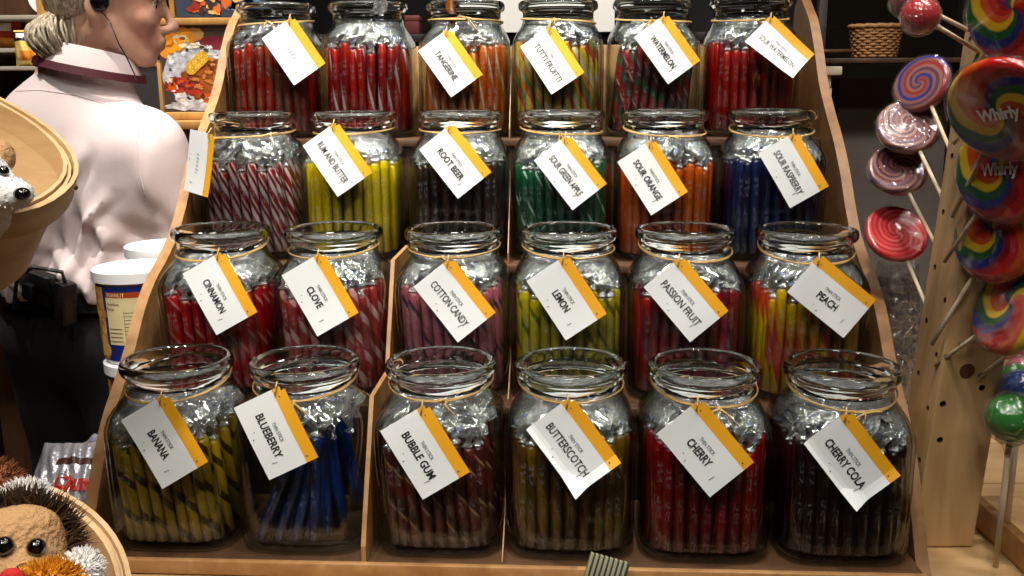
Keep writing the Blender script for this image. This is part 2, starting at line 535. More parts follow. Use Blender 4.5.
BACKY = 1.642
fronts = [y - HW - 0.012 for y in ROWY]
for i in range(4):
    y0 = fronts[i]
    y1 = BACKY if i == 0 else fronts[i - 1] + 0.012
    z = BOTZ[i]
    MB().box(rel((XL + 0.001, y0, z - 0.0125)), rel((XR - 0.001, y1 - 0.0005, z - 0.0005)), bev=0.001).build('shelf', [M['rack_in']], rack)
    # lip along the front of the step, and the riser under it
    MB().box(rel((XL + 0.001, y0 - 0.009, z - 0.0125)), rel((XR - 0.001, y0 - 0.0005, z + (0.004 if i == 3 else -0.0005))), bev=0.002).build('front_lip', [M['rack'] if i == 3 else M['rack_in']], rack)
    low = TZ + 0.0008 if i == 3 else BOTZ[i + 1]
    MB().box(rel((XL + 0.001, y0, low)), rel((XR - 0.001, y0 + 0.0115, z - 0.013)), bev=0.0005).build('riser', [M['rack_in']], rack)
MB().box(rel((XL + 0.001, BACKY, TZ + 0.0008)), rel((XR - 0.001, BACKY + 0.014, CAMZ + 0.060)), bev=0.003).build('back_board', [M['rack']], rack)
for i, xs in enumerate(([-0.003], [-0.003], [-0.1535, -0.003], [-0.1535, -0.003])):
    for x in xs:
        tall = 0.165 if x < -0.1 else (0.12 if i < 2 else 0.05)
        y1 = BACKY if i == 0 else fronts[i - 1]
        hd_ = 0.0025 if x < -0.1 else 0.0006
        x = (x if x < -0.1 else -0.0035) + ROWDX[i]
        prof = [(fronts[i] + 0.001, 0), (y1 - 0.002, 0), (y1 - 0.002, tall), (fronts[i] + 0.075, tall), (fronts[i] + 0.02, tall * 0.35), (fronts[i] + 0.001, tall * 0.12)]
        v = [rel((x - hd_, p[0], BOTZ[i] + p[1])) for p in prof] + [rel((x + hd_, p[0], BOTZ[i] + p[1])) for p in prof]
        n = len(prof)
        f = [tuple(range(n)), tuple(range(2 * n - 1, n - 1, -1))] + [(k, k + n, (k + 1) % n + n, (k + 1) % n) for k in range(n)]
        bm_ = MB().add(v, f)
        bm_.build('divider', [M['rack']], rack, smooth=False)


def side_profile():
    ctrl = [(0.912, TZ + 0.0006), (0.914, TZ + 0.012), (0.962, 0.898), (0.985, 0.935), (1.008, 0.975), (1.045, 1.025), (1.082, 1.067), (1.118, 1.098),
            (1.160, 1.132), (1.200, 1.160), (1.238, 1.187), (1.278, 1.220), (1.315, 1.252), (1.355, 1.288), (1.400, 1.330), (1.445, 1.376),
            (1.490, 1.418), (1.535, 1.462), (1.575, 1.500), (1.605, 1.527), (1.632, 1.543), (1.655, 1.545), (1.676, 1.530), (1.680, 1.50), (1.680, 1.4), (1.660, TZ + 0.0006)]
    ctrl[1] = (0.930, TZ + 0.0010)
    pts = []
    for i, (y, z) in enumerate(ctrl):
        if 4 < i < 19:
            wv = 0.006 * math.sin((y - 0.95) * 2 * PI / 0.19)
            y -= wv * 0.6; z += wv
        pts.append((y, z))
    # a smooth spline through the points
    out = []
    for i in range(len(pts) - 1):
        p0 = pts[max(i - 1, 0)]; p1 = pts[i]; p2 = pts[i + 1]; p3 = pts[min(i + 2, len(pts) - 1)]
        st = 4 if 1 <= i < len(pts) - 2 else 1
        for k in range(st):
            u = k / st
            q = [0.5 * ((2 * p1[c]) + (-p0[c] + p2[c]) * u + (2 * p0[c] - 5 * p1[c] + 4 * p2[c] - p3[c]) * u * u + (-p0[c] + 3 * p1[c] - 3 * p2[c] + p3[c]) * u ** 3) for c in (0, 1)]
            out.append(q)
    out.append(pts[-1])
    return out


SPROF = side_profile()
for sgn in (-1, 1):
    x0, x1 = (XL - 0.014, XL) if sgn < 0 else (XR, XR + 0.014)
    bm = bmesh.new()
    va = [bm.verts.new(rel((x0, y, z))) for y, z in SPROF]
    fc = bm.faces.new(va)
    ex = bmesh.ops.extrude_face_region(bm, geom=[fc])
    bmesh.ops.translate(bm, verts=[e for e in ex['geom'] if isinstance(e, bmesh.types.BMVert)], vec=(x1 - x0, 0, 0))
    bmesh.ops.recalc_face_normals(bm, faces=bm.faces)
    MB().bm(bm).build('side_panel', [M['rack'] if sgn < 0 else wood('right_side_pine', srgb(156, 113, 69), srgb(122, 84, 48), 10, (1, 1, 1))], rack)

# ------------------------------------------------------------------ jar meshes
def jar_ring(hw, k, z, n=48):
    out = []
    e = 4.6
    for j in range(n):
        a = 2 * PI * j / n + PI / n
        c, s = math.cos(a), math.sin(a)
        rs = 1.0 / (abs(c) ** e + abs(s) ** e) ** (1 / e)
        r = hw * (k + (1 - k) * rs)
        out.append(Vector((r * c, r * s, z)))
    return out


def loft(rings, closed_ends=True):
    v, f = [], []
    n = len(rings[0])
    for r in rings: v += r
    for i in range(len(rings) - 1):
        for j in range(n):
            j2 = (j + 1) % n
            f.append((i * n + j, i * n + j2, (i + 1) * n + j2, (i + 1) * n + j))
    if closed_ends:
        f.append(tuple(range(n - 1, -1, -1)))
        f.append(tuple((len(rings) - 1) * n + j for j in range(n)))
    return v, f


OUT = [(z + (0.0055 if z > 0.04 else 0), h, k) for z, h, k in [(0.000, 0.058, 0.05), (0.0015, 0.064, 0.03), (0.006, 0.0695, 0), (0.014, HW, 0), (0.05, HW, 0), (0.09, HW, 0), (0.122, HW, 0), (0.132, 0.0710, 0.02), (0.141, 0.0692, 0.10),
       (0.149, 0.0660, 0.28), (0.156, 0.0622, 0.55), (0.161, 0.0590, 0.82), (0.165, 0.0568, 1), (0.169, 0.0556, 1), (0.175, 0.0552, 1)]]
IN = [(z if z > 0.02 else z + 0.006, hw - 0.0032, k) for z, hw, k in OUT if z > 0.001]
rings = [jar_ring(hw, k, z) for z, hw, k in OUT] + [jar_ring(hw, k, z) for z, hw, k in reversed(IN)]
bv, bf = loft(rings)
jar_body = mesh_obj('glass_body', bv, bf, M['glass'])
rim_prof = [(0.0552, 0.175), (0.0552, 0.1835), (0.0575, 0.1855), (0.0608, 0.1875), (0.0622, 0.1910), (0.0622, 0.1945), (0.0612, 0.1980), (0.0590, 0.2000), (0.0560, 0.2005),
            (0.0535, 0.1990), (0.0525, 0.1960), (0.0520, 0.1900), (0.0520, 0.175)]
rim_prof = [(r_, z_ + 0.0055) for r_, z_ in rim_prof]
jar_rim = MB().lathe(rim_prof, 48, closed=True).build('rim', [M['rimglass']], smooth=True)


def raffia_mesh(slope, seed, knot=True, knot_ang=None):
    """two strands of raffia round the neck, lower in front, with a tied knot"""
    r = random.Random(seed)
    mb = MB()
    for s in range(2):
        pts = []
        for j in range(41):
            a = 2 * PI * j / 40
            rad = 0.0580 + 0.0006 * s + 0.0004 * math.sin(3 * a + s)
            z = 0.178 + slope * 0.5 * (1 + math.sin(a)) - 0.004 + 0.0014 * s * math.sin(2 * a + seed) + 0.004 * math.cos(a + seed)
            rr = rad
            if z < 0.1745: rr = 0.0583 + (0.1745 - z) * 0.55
            pts.append((rr * math.cos(a), rr * math.sin(a), z))
        mb.tube(pts, [0.0011] * 41, 6, flat=0.7)
    a = knot_ang if knot_ang is not None else -PI / 2 + r.uniform(-0.15, 0.15)
    z = 0.178 + slope * 0.5 * (1 + math.sin(a)) - 0.004 + 0.004 * math.cos(a + seed)
    c = Vector((0.0600 * math.cos(a), 0.0600 * math.sin(a), z))
    mb.ball(c, (0.003, 0.0026, 0.0026), seg=10, ring=6)
    tang = Vector((-math.sin(a), math.cos(a), 0)); outw = Vector((math.cos(a), math.sin(a), 0))
    for k in range(3):
        d = tang * r.uniform(-1, 1) + Vector((0, 0, r.uniform(-0.9, 0.7)))
        pts = [c + d * (0.018 * u) + outw * (0.004 + 0.010 * u * (1 - u * 0.5)) + Vector((0, 0, -0.006 * u * u)) for u in np.linspace(0, 1, 6)]
        mb.tube(pts, [0.0013, 0.0014, 0.0014, 0.0013, 0.0012, 0.0008], 5, flat=0.5)
    return mb


# ------------------------------------------------------------------ candy stick meshes
SR = 0.0064


def stick_geo(L, seg=10):
    v, f, uv = [], [], []
    prof = [(0.6, 0.0), (1.0, 0.02), (1.0, 0.33), (1.0, 0.66), (1.0, 0.97), (0.72, 1.0)]
    for (r, t_) in prof:
        for j in range(seg + 1):
            a = 2 * PI * j / seg
            v.append((SR * r * math.cos(a), SR * r * math.sin(a), t_ * L)); uv.append((j / seg, t_))
    n = seg + 1
    for i in range(len(prof) - 1):
        for j in range(seg):
            f.append((i * n + j, i * n + j + 1, (i + 1) * n + j + 1, (i + 1) * n + j))
    f.append(tuple(range(seg - 1, -1, -1)))
    f.append(tuple((len(prof) - 1) * n + j for j in range(seg)))
    return v, f, uv


SL = 0.129
SV, SF, SUV = stick_geo(SL)


def wrapper_geo(seed, L=SL, tube=True):
    r = random.Random(seed)
    seg = 9
    zs = []
    if tube: zs += [(0.004, 0.0074, 0.0002), (L * 0.3, 0.0075, 0.0003), (L * 0.62, 0.0075, 0.0004), (L * 0.9, 0.0076, 0.0004)]
    zs += [(L + 0.003, 0.0068, 0.0008), (L + 0.008, 0.0032, 0.0008), (L + 0.012, 0.0040, 0.0012), (L + 0.019, 0.0088, 0.0034), (L + 0.026, 0.0125, 0.0052), (L + 0.033, 0.0135, 0.0066)]
    v, f = [], []
    bend = (r.uniform(-0.010, 0.010), r.uniform(-0.008, 0.010))
    ph = r.uniform(0, 6)
    for i, (z, rad, am) in enumerate(zs):
        for j in range(seg):
            a = 2 * PI * j / seg + (0.5 * i if z > L else 0)
            rr = rad + am * (1.0 if j % 2 else -1.0) * r.uniform(0.5, 1.2)
            up = max(0, (z - L - 0.006) / 0.03)
            fl = 1.0 - 0.55 * min(1, up)            # the twist flattens into a fan
            x, y = rr * math.cos(a) * (1 + 0.4 * min(1, up)), rr * math.sin(a) * fl
            x, y = x * math.cos(ph) - y * math.sin(ph), x * math.sin(ph) + y * math.cos(ph)
            v.append((x + bend[0] * up, y + bend[1] * up, z + (r.uniform(-0.003, 0.003) if up > 0.5 else 0)))
    for i in range(len(zs) - 1):
        for j in range(seg):
            j2 = (j + 1) % seg
            f.append((i * seg + j, i * seg + j2, (i + 1) * seg + j2, (i + 1) * seg + j))
    return v, f, (4 if tube else 0)


WR = []
for s in range(5):
    v, f, k = wrapper_geo(100 + s)
    me = bpy.data.meshes.new('wrapper')
    me.from_pydata(v, [], f)
    me.materials.append(M['film']); me.materials.append(M['filmtop'])
    me.polygons.foreach_set('material_index', [0 if i < 4 * 9 else 1 for i in range(len(f))])
    me.polygons.foreach_set('use_smooth', [i < 4 * 9 for i in range(len(f))])
    WR.append(me)

def clamp_in(x, y, z):
    """keep a point of the wrapping inside the jar wall (jar coordinates)"""
    for (z0, h0, k0), (z1, h1, k1) in zip(IN[:-1], IN[1:]):
        if z0 <= z <= z1:
            u = (z - z0) / max(1e-6, z1 - z0)
            hw, k = h0 + (h1 - h0) * u - 0.0012, k0 + (k1 - k0) * u
            break
    else:
        hw, k = (IN[-1][1] - 0.0012, 1.0) if z > IN[-1][0] else (IN[0][1], 0.0)
    rad = math.hypot(x, y)
    if rad < 1e-6: return x, y, z
    c, s_ = x / rad, y / rad
    lim = hw * (k + (1 - k) / (abs(c) ** 4.6 + abs(s_) ** 4.6) ** (1 / 4.6))
    if rad > lim: x *= lim / rad; y *= lim / rad
    return x, y, z


def clamp_stick(x, y, m=0.0602):
    """nearest place for the axis of a stick inside the rounded square of the jar"""
    rad = math.hypot(x, y)
    if rad < 1e-6: return x, y
    c, s_ = x / rad, y / rad
    lim = m / (abs(c) ** 4.6 + abs(s_) ** 4.6) ** (1 / 4.6)
    return (x * lim / rad, y * lim / rad) if rad > lim else (x, y)


# ------------------------------------------------------------------ flavours
def C(*a): return srgb(*a)


FL = {}


def tone(c, k=0.62): return (c[0] * k, c[1] * k, c[2] * k, 1)


def flav(key, cols, turns=3, rep=1, lean=0.0, jit=0.02, height=1.0, desc='', split=None):
    FL[key] = dict(mat=stripe_mat('candy_' + key, [(tone(c, 0.9 if key == 'rum' else 0.62), sh) for c, sh in cols], turns, rep, split=split), lean=lean, jit=jit, h=height, desc=desc)


flav('strawberry', [(C(176, 40, 34), 5), (C(108, 92, 66), 2), (C(190, 60, 50), 3)], 1.2, 2, 0.02, 0.02, 1.0, 'red striped')
flav('mixed', [(C(186, 40, 34), 6), (C(206, 196, 190), 1.2), (C(150, 30, 30), 4)], 0.8, 1, 0.03, 0.05, 1.0, 'mostly red')
flav('tangerine', [(C(226, 110, 36), 5), (C(236, 196, 150), 2), (C(214, 88, 28), 4)], 1.6, 2, 0.03, 0.03, 0.98, 'orange and cream striped')
flav('tutti', [(C(210, 176, 60), 3), (C(176, 70, 46), 2), (C(70, 120, 66), 2), (C(216, 130, 50), 2), (C(206, 196, 160), 2)], 1.6, 1, -0.02, 0.03, 1.0, 'yellow, red and green striped')
flav('watermelon', [(C(150, 44, 46), 4), (C(44, 84, 58), 2.5), (C(90, 36, 40), 3), (C(170, 140, 130), 0.8)], 2.2, 1, 0.10, 0.03, 0.97, 'dark red and green striped')
flav('sourmelon', [(C(196, 48, 44), 6), (C(164, 34, 34), 4)], 0.4, 1, 0.0, 0.015, 0.98, 'red', split=None)
flav('peppermint', [(C(146, 26, 38), 5), (C(226, 196, 196), 4), (C(120, 20, 32), 3), (C(214, 180, 182), 2)], 3.0, 2, -0.05, 0.05, 0.96, 'red and white striped')
flav('rum', [(C(226, 196, 20), 6), (C(206, 172, 14), 4)], 0.2, 1, 0.0, 0.012, 0.98, 'plain yellow')
flav('rootbeer', [(C(62, 34, 28), 5), (C(44, 24, 22), 4)], 1.0, 1, 0.0, 0.02, 0.98, 'dark brown')
flav('greenapple', [(C(30, 96, 66), 6), (C(176, 206, 186), 1), (C(22, 76, 54), 4)], 1.6, 1, -0.02, 0.03, 0.98, 'dark green with pale stripes')
flav('sourorange', [(C(222, 96, 22), 6), (C(196, 74, 18), 4)], 0.3, 1, 0.02, 0.015, 0.98, 'plain orange')
flav('raspberry', [(C(24, 40, 96), 6), (C(18, 28, 66), 4)], 0.3, 1, 0.0, 0.015, 0.98, 'dark blue')
flav('cinnamon', [(C(184, 30, 34), 6), (C(150, 22, 28), 3), (C(206, 120, 116), 1)], 2.4, 1, -0.06, 0.03, 0.95, 'red')
flav('clove', [(C(176, 66, 66), 5), (C(214, 160, 156), 2.5), (C(150, 50, 54), 3)], 2.4, 1, -0.06, 0.04, 0.96, 'dusky pink striped')
flav('cotton', [(C(206, 120, 132), 6), (C(70, 52, 76), 1.4), (C(196, 104, 118), 3)], 2.2, 1, -0.05, 0.03, 0.98, 'pink with dark stripes')
flav('lemon', [(C(212, 190, 36), 5), (C(112, 104, 30), 1.5), (C(196, 172, 28), 3)], 2.2, 1, 0.0, 0.03, 0.98, 'yellow with olive stripes')
flav('passion', [(C(176, 46, 52), 5), (C(120, 36, 46), 4)], 1.0, 1, 0.02, 0.03, 0.96, 'dull red')
flav('peach', [(C(238, 190, 30), 4), (C(216, 84, 60), 4), (C(236, 150, 40), 2)], 1.0, 1, 0.03, 0.03, 0.97, 'yellow and coral striped')
flav('banana', [(C(176, 140, 40), 6), (C(66, 44, 22), 2)], 2.6, 1, -0.10, 0.03, 0.90, 'olive yellow with brown stripes')
flav('blueberry', [(C(24, 66, 138), 6), (C(18, 50, 110), 4)], 1.0, 1, 0.25, 0.10, 0.95, 'blue')
flav('bubble', [(C(110, 46, 40), 6), (C(186, 140, 104), 0.8), (C(78, 34, 32), 4)], 2.4, 1, -0.07, 0.03, 0.95, 'dark reddish brown with tan stripes')
flav('butterscotch', [(C(134, 98, 34), 5), (C(92, 62, 26), 4)], 1.2, 1, 0.0, 0.02, 0.96, 'golden brown')
flav('cherry', [(C(168, 20, 30), 6), (C(136, 14, 24), 4)], 0.3, 1, 0.0, 0.012, 0.96, 'plain red')
flav('cola', [(C(52, 20, 24), 6), (C(36, 16, 20), 4)], 0.5, 1, 0.0, 0.012, 0.96, 'almost black')

def fit_wrapper(src_me, x0, y0, lx, ly, sc):
    """a copy of a wrapper whose fanned-out end is squeezed in by the jar wall"""
    me = src_me.copy()
    for v in me.vertices:
        z = v.co.z
        jx, jy, jz = x0 + v.co.x + lx * z * sc, y0 + v.co.y + ly * z * sc, 0.0094 + z * sc
        nx, ny, _ = clamp_in(jx, jy, jz)
        v.co.x += nx - jx; v.co.y += ny - jy
    return me


GRID = [
    [('strawberry', None), ('mixed', None), ('tangerine', 'TANGERINE'), ('tutti', 'TUTTI FRUITTI'), ('watermelon', 'WATERMELON'), ('sourmelon', 'SOUR WATERMELON')],
    [('peppermint', None), ('rum', 'RUM AND BUTTER'), ('rootbeer', 'ROOT BEER'), ('greenapple', 'SOUR GREEN APPLE'), ('sourorange', 'SOUR ORANGE'), ('raspberry', 'SOUR RASPBERRY')],
    [('cinnamon', 'CINNAMON'), ('clove', 'CLOVE'), ('cotton', 'COTTON CANDY'), ('lemon', 'LEMON'), ('passion', 'PASSION FRUIT'), ('peach', 'PEACH')],
    [('banana', 'BANANA'), ('blueberry', 'BLUEBERRY'), ('bubble', 'BUBBLE GUM'), ('butterscotch', 'BUTTERSCOTCH'), ('cherry', 'CHERRY'), ('cola', 'CHERRY COLA')],
]
SPECIAL = {'strawberry': 'at the left end of the top row', 'mixed': 'without a tag in the top row',
           'peppermint': 'with a side-turned tag'}

# ------------------------------------------------------------------ jars and sticks
bulk_v, bulk_f, bulk_m, bulk_uv = [], [], [], []
bulk_mats = [M['filmtop']]
first_body = True
for ri, row in enumerate(GRID):
    for ci, (key, txt) in enumerate(row):
        fl = FL[key]
        X, Y, Z = COLX[ci] + ROWDX[ri], ROWY[ri], BOTZ[ri]
        named = ('in the jar tagged ' + txt) if txt else ('in the jar ' + SPECIAL[key])
        jl = 'clear glass jar of %s candy sticks ' % fl['desc'] + (('tagged ' + txt) if txt else SPECIAL[key])
        jar = empty('candy_jar', W(X, Y, Z), jl, 'jar', 'glass candy jars on the stepped rack')
        jar.rotation_euler.z = -YAW + R.uniform(-0.004, 0.004)
        if first_body:
            bo, ro = jar_body, jar_rim
            first_body = False
        else:
            bo, ro = jar_body.copy(), jar_rim.copy()
            COL.objects.link(bo); COL.objects.link(ro)
        bo.parent = jar; ro.parent = jar
        if key != 'mixed':
            slope = {0: 0.004, 1: 0.010, 2: 0.016, 3: 0.017}[ri]
            ka = None
            if key == 'peppermint': slope, ka = 0.002, -0.9
            raffia_mesh(slope, ri * 6 + ci, knot_ang=ka).build('raffia_tie', [M['raffia']], jar, smooth=True)
        # stick meshes of this flavour
        me = bpy.data.meshes.new('candy_stick')
        me.from_pydata(SV, [], SF)
        me.materials.append(fl['mat'])
        l = me.uv_layers.new(name='UVMap')
        for p in me.polygons:
            for li in p.loop_indices: l.data[li].uv = SUV[me.loops[li].vertex_index]
        me.polygons.foreach_set('use_smooth', [len(p.vertices) == 4 for p in me.polygons])
        bulk_mats.append(fl['mat'])
        bmi = len(bulk_mats) - 1
        scale = fl['h']
        src = None
        r = random.Random(ri * 100 + ci)
        nfront = 9
        spots = []
        if key == 'blueberry':
            # half-empty jar: the sticks have slid over to the right
            for k in range(12):
                x0 = -0.045 + 0.0065 * k + r.uniform(-0.003, 0.003)
                ln = 0.34 - 0.028 * k + r.uniform(-0.08, 0.08)
                spots.append((x0, -0.052 + (k % 3) * 0.010, ln, r.uniform(0.0, 0.08), 0.98 + r.uniform(-0.03, 0.02)))
        else:
            span = 0.0590 * 2 - abs(fl['lean']) * SL
            for k in range(nfront):
                u = min(k, 8) / 8 - 0.5
                x0 = u * span - fl['lean'] * SL / 2 + r.uniform(-0.0006, 0.0006)
                spots.append((x0, -0.0590 + r.uniform(0, 0.0012), fl['lean'] + r.uniform(-fl['jit'], fl['jit']) * 0.5 + r.uniform(-0.014, 0.014), r.uniform(-0.005, 0.03), scale + r.uniform(-0.09, 0.05)))
            for k in (1, 4, 7):
                x0 = ((k + 0.5) / 8 - 0.5) * span - fl['lean'] * SL / 2
                spots.append((x0, -0.0450, fl['lean'], 0.0, scale + r.uniform(-0.02, 0.05)))
        for k, (x0, y0, lx, ly, sc) in enumerate(spots):
            x0, y0 = clamp_stick(x0, y0, 0.0585)
            tx, ty = clamp_stick(x0 + lx * SL * sc, y0 + ly * SL * sc, 0.0596)
            lx, ly = (tx - x0) / (SL * sc), (ty - y0) / (SL * sc)
            if src is None:
                st = bpy.data.objects.new('candy_stick', me)
                wp = bpy.data.objects.new('wrapper', WR[k % 5])
                src, srcw = st, wp
            else:
                st = src.copy(); wp = srcw.copy()
            COL.objects.link(st); COL.objects.link(wp)
            wp.parent = st
            wp.data = fit_wrapper(WR[r.randrange(5)], x0, y0, lx, ly, sc)
            st.location = W(X + x0, Y + y0, Z + 0.0094)
            spin = r.uniform(0, 2 * PI)
            st.rotation_euler = (Matrix.Rotation(-YAW, 3, 'Z') @ Matrix.Rotation(math.atan(lx), 3, 'Y') @ Matrix.Rotation(math.atan(-ly), 3, 'X') @ Matrix.Rotation(spin, 3, 'Z')).to_euler()
            wp.rotation_euler.z = -spin
            st.scale = (1, 1, sc)
            tag(st, '%s candy stick %s' % (fl['desc'], named), 'candy stick', 'candy sticks ' + named)
        # the sticks packed behind them
        rowsn = 8 if key != 'blueberry' else 0
        for rr in range(1, rowsn + 1):
            y0 = -0.0590 + 0.0147 * rr
            for k in range(9):
                if rr == 1 and k in (2, 5, 8): continue
                edge = rr <= 2 or rr >= rowsn or k in (0, 8)
                span = 0.118 - abs(fl['lean']) * SL - (0.0 if rr % 2 == 0 else 0.012)
                x0 = (k / 8 - 0.5) * span - fl['lean'] * SL / 2 + r.uniform(-0.0008, 0.0008)
                lx = fl['lean'] + r.uniform(-fl['jit'], fl['jit']) * 0.4
                sc = scale + r.uniform(-0.06, 0.05)
                x0, y1_ = clamp_stick(x0, y0, 0.0585)
                tx, _t = clamp_stick(x0 + lx * SL, y1_, 0.0596)
                lx = (tx - x0) / SL
                if edge:
                    bb = len(bulk_v)
                    for (vx, vy, vz), q in zip(SV, SUV):
                        bulk_v.append((X + x0 + vx + vz * sc * lx, Y + y1_ + vy, Z + 0.0094 + vz * sc)); bulk_uv.append(q)
                    for f in SF:
                        bulk_f.append(tuple(i + bb for i in f)); bulk_m.append(bmi)
                wv, wf, _ = wrapper_geo(r.randrange(40), SL, False)
                bb = len(bulk_v)
                for (vx, vy, vz) in wv:
                    zz = vz * sc
                    px_, py_ = x0 + vx + zz * lx, y0 + vy
                    px_, py_, _z = clamp_in(px_, py_, zz + 0.0094)
                    bulk_v.append((X + px_, Y + py_, Z + 0.0094 + zz)); bulk_uv.append((0, 0))
                for f in wf:
                    bulk_f.append(tuple(i + bb for i in f)); bulk_m.append(0)
        if key == 'blueberry':
            for k in range(26):
                wv, wf, _ = wrapper_geo(r.randrange(40), SL, False)
                ox, oy, oz = r.uniform(-0.05, 0.05), r.uniform(-0.03, 0.05), r.uniform(-0.03, 0.0)
                bb = len(bulk_v)
                for (vx, vy, vz) in wv:
                    cx_, cy_, _z = clamp_in(ox + vx, oy + vy, 0.0094 + vz + oz); bulk_v.append((X + cx_, Y + cy_, Z + 0.0094 + vz + oz)); bulk_uv.append((0, 0))
                for f in wf: bulk_f.append(tuple(i + bb for i in f)); bulk_m.append(0)
            for k in range(20):
                x0 = -0.05 + 0.005 * k; y0 = r.uniform(-0.02, 0.055); ln = 0.3 - 0.025 * k
                x0, y0 = clamp_stick(x0, y0, 0.0585); ln = (clamp_stick(x0 + ln * SL, y0, 0.0596)[0] - x0) / SL
                bb = len(bulk_v)
                for (vx, vy, vz), q in zip(SV, SUV):
                    bulk_v.append((X + x0 + vx + vz * ln, Y + y0 + vy, Z + 0.0094 + vz * 0.96)); bulk_uv.append(q)
                for f in SF: bulk_f.append(tuple(i + bb for i in f)); bulk_m.append(bmi)

bulk_v = [W(*p) for p in bulk_v]
o = mesh_obj('candy_sticks', bulk_v, bulk_f, bulk_mats, None, False, bulk_m, bulk_uv)
o.data.polygons.foreach_set('use_smooth', [m != 0 for m in bulk_m])
tag(o, 'remaining wrapped candy sticks packed behind the front ones in the glass jars', 'candy sticks', None, 'stuff')

# two long sticks that poke out of their jars
for (px0, py0, px1, py1, Y, key, lab) in ((455, 40, 449, -6, ROWY[0] - 0.035, 'tangerine', 'orange candy stick poking up out of the jar tagged TANGERINE'),
                                         (377, 62, 380, 18, ROWY[0] - 0.03, 'raspberry', 'dark wrapped candy stick standing above the others in the untagged top row jar')):
    a_, b_ = at_rack(px0, py0, Y), at_rack(px1, py1, Y)
    me = bpy.data.meshes.new('candy_stick'); me.from_pydata(SV, [], SF); me.materials.append(FL[key]['mat'])
    l = me.uv_layers.new(name='UVMap')
    for p in me.polygons:
        for li in p.loop_indices: l.data[li].uv = SUV[me.loops[li].vertex_index]
    st = bpy.data.objects.new('candy_stick', me); COL.objects.link(st)
    d = (b_ - a_).normalized()
    st.rotation_euler = d.to_track_quat('Z', 'Y').to_euler()
    st.location = b_ - d * SL
    wp = bpy.data.objects.new('wrapper', WR[2]); COL.objects.link(wp); wp.parent = st
    tag(st, lab, 'candy stick')

# ------------------------------------------------------------------ tags
def text_geo(s, size_w, size_h, bold=0.012):
    """flat letters as (verts, faces) with the left bottom corner at 0,0 and the given overall size"""
    cu = bpy.data.curves.new('t', 'FONT')
    cu.body = s
    cu.size = 1.0
    cu.offset = bold
    cu.resolution_u = 3
    cu.fill_mode = 'FRONT'
    ob = bpy.data.objects.new('t', cu)
    COL.objects.link(ob)
    dg = bpy.context.evaluated_depsgraph_get()
    me = bpy.data.meshes.new_from_object(ob.evaluated_get(dg))
    vs = [v.co.copy() for v in me.vertices]
    fs = [tuple(p.vertices) for p in me.polygons]
    bpy.data.objects.remove(ob); bpy.data.meshes.remove(me); bpy.data.curves.remove(cu)
    x0 = min(v.x for v in vs); x1 = max(v.x for v in vs); y0 = min(v.y for v in vs); y1 = max(v.y for v in vs)
    return [((v.x - x0) / (x1 - x0) * size_w, (v.y - y0) / (y1 - y0) * size_h) for v in vs], fs


TL, TW = 0.0855, 0.0585


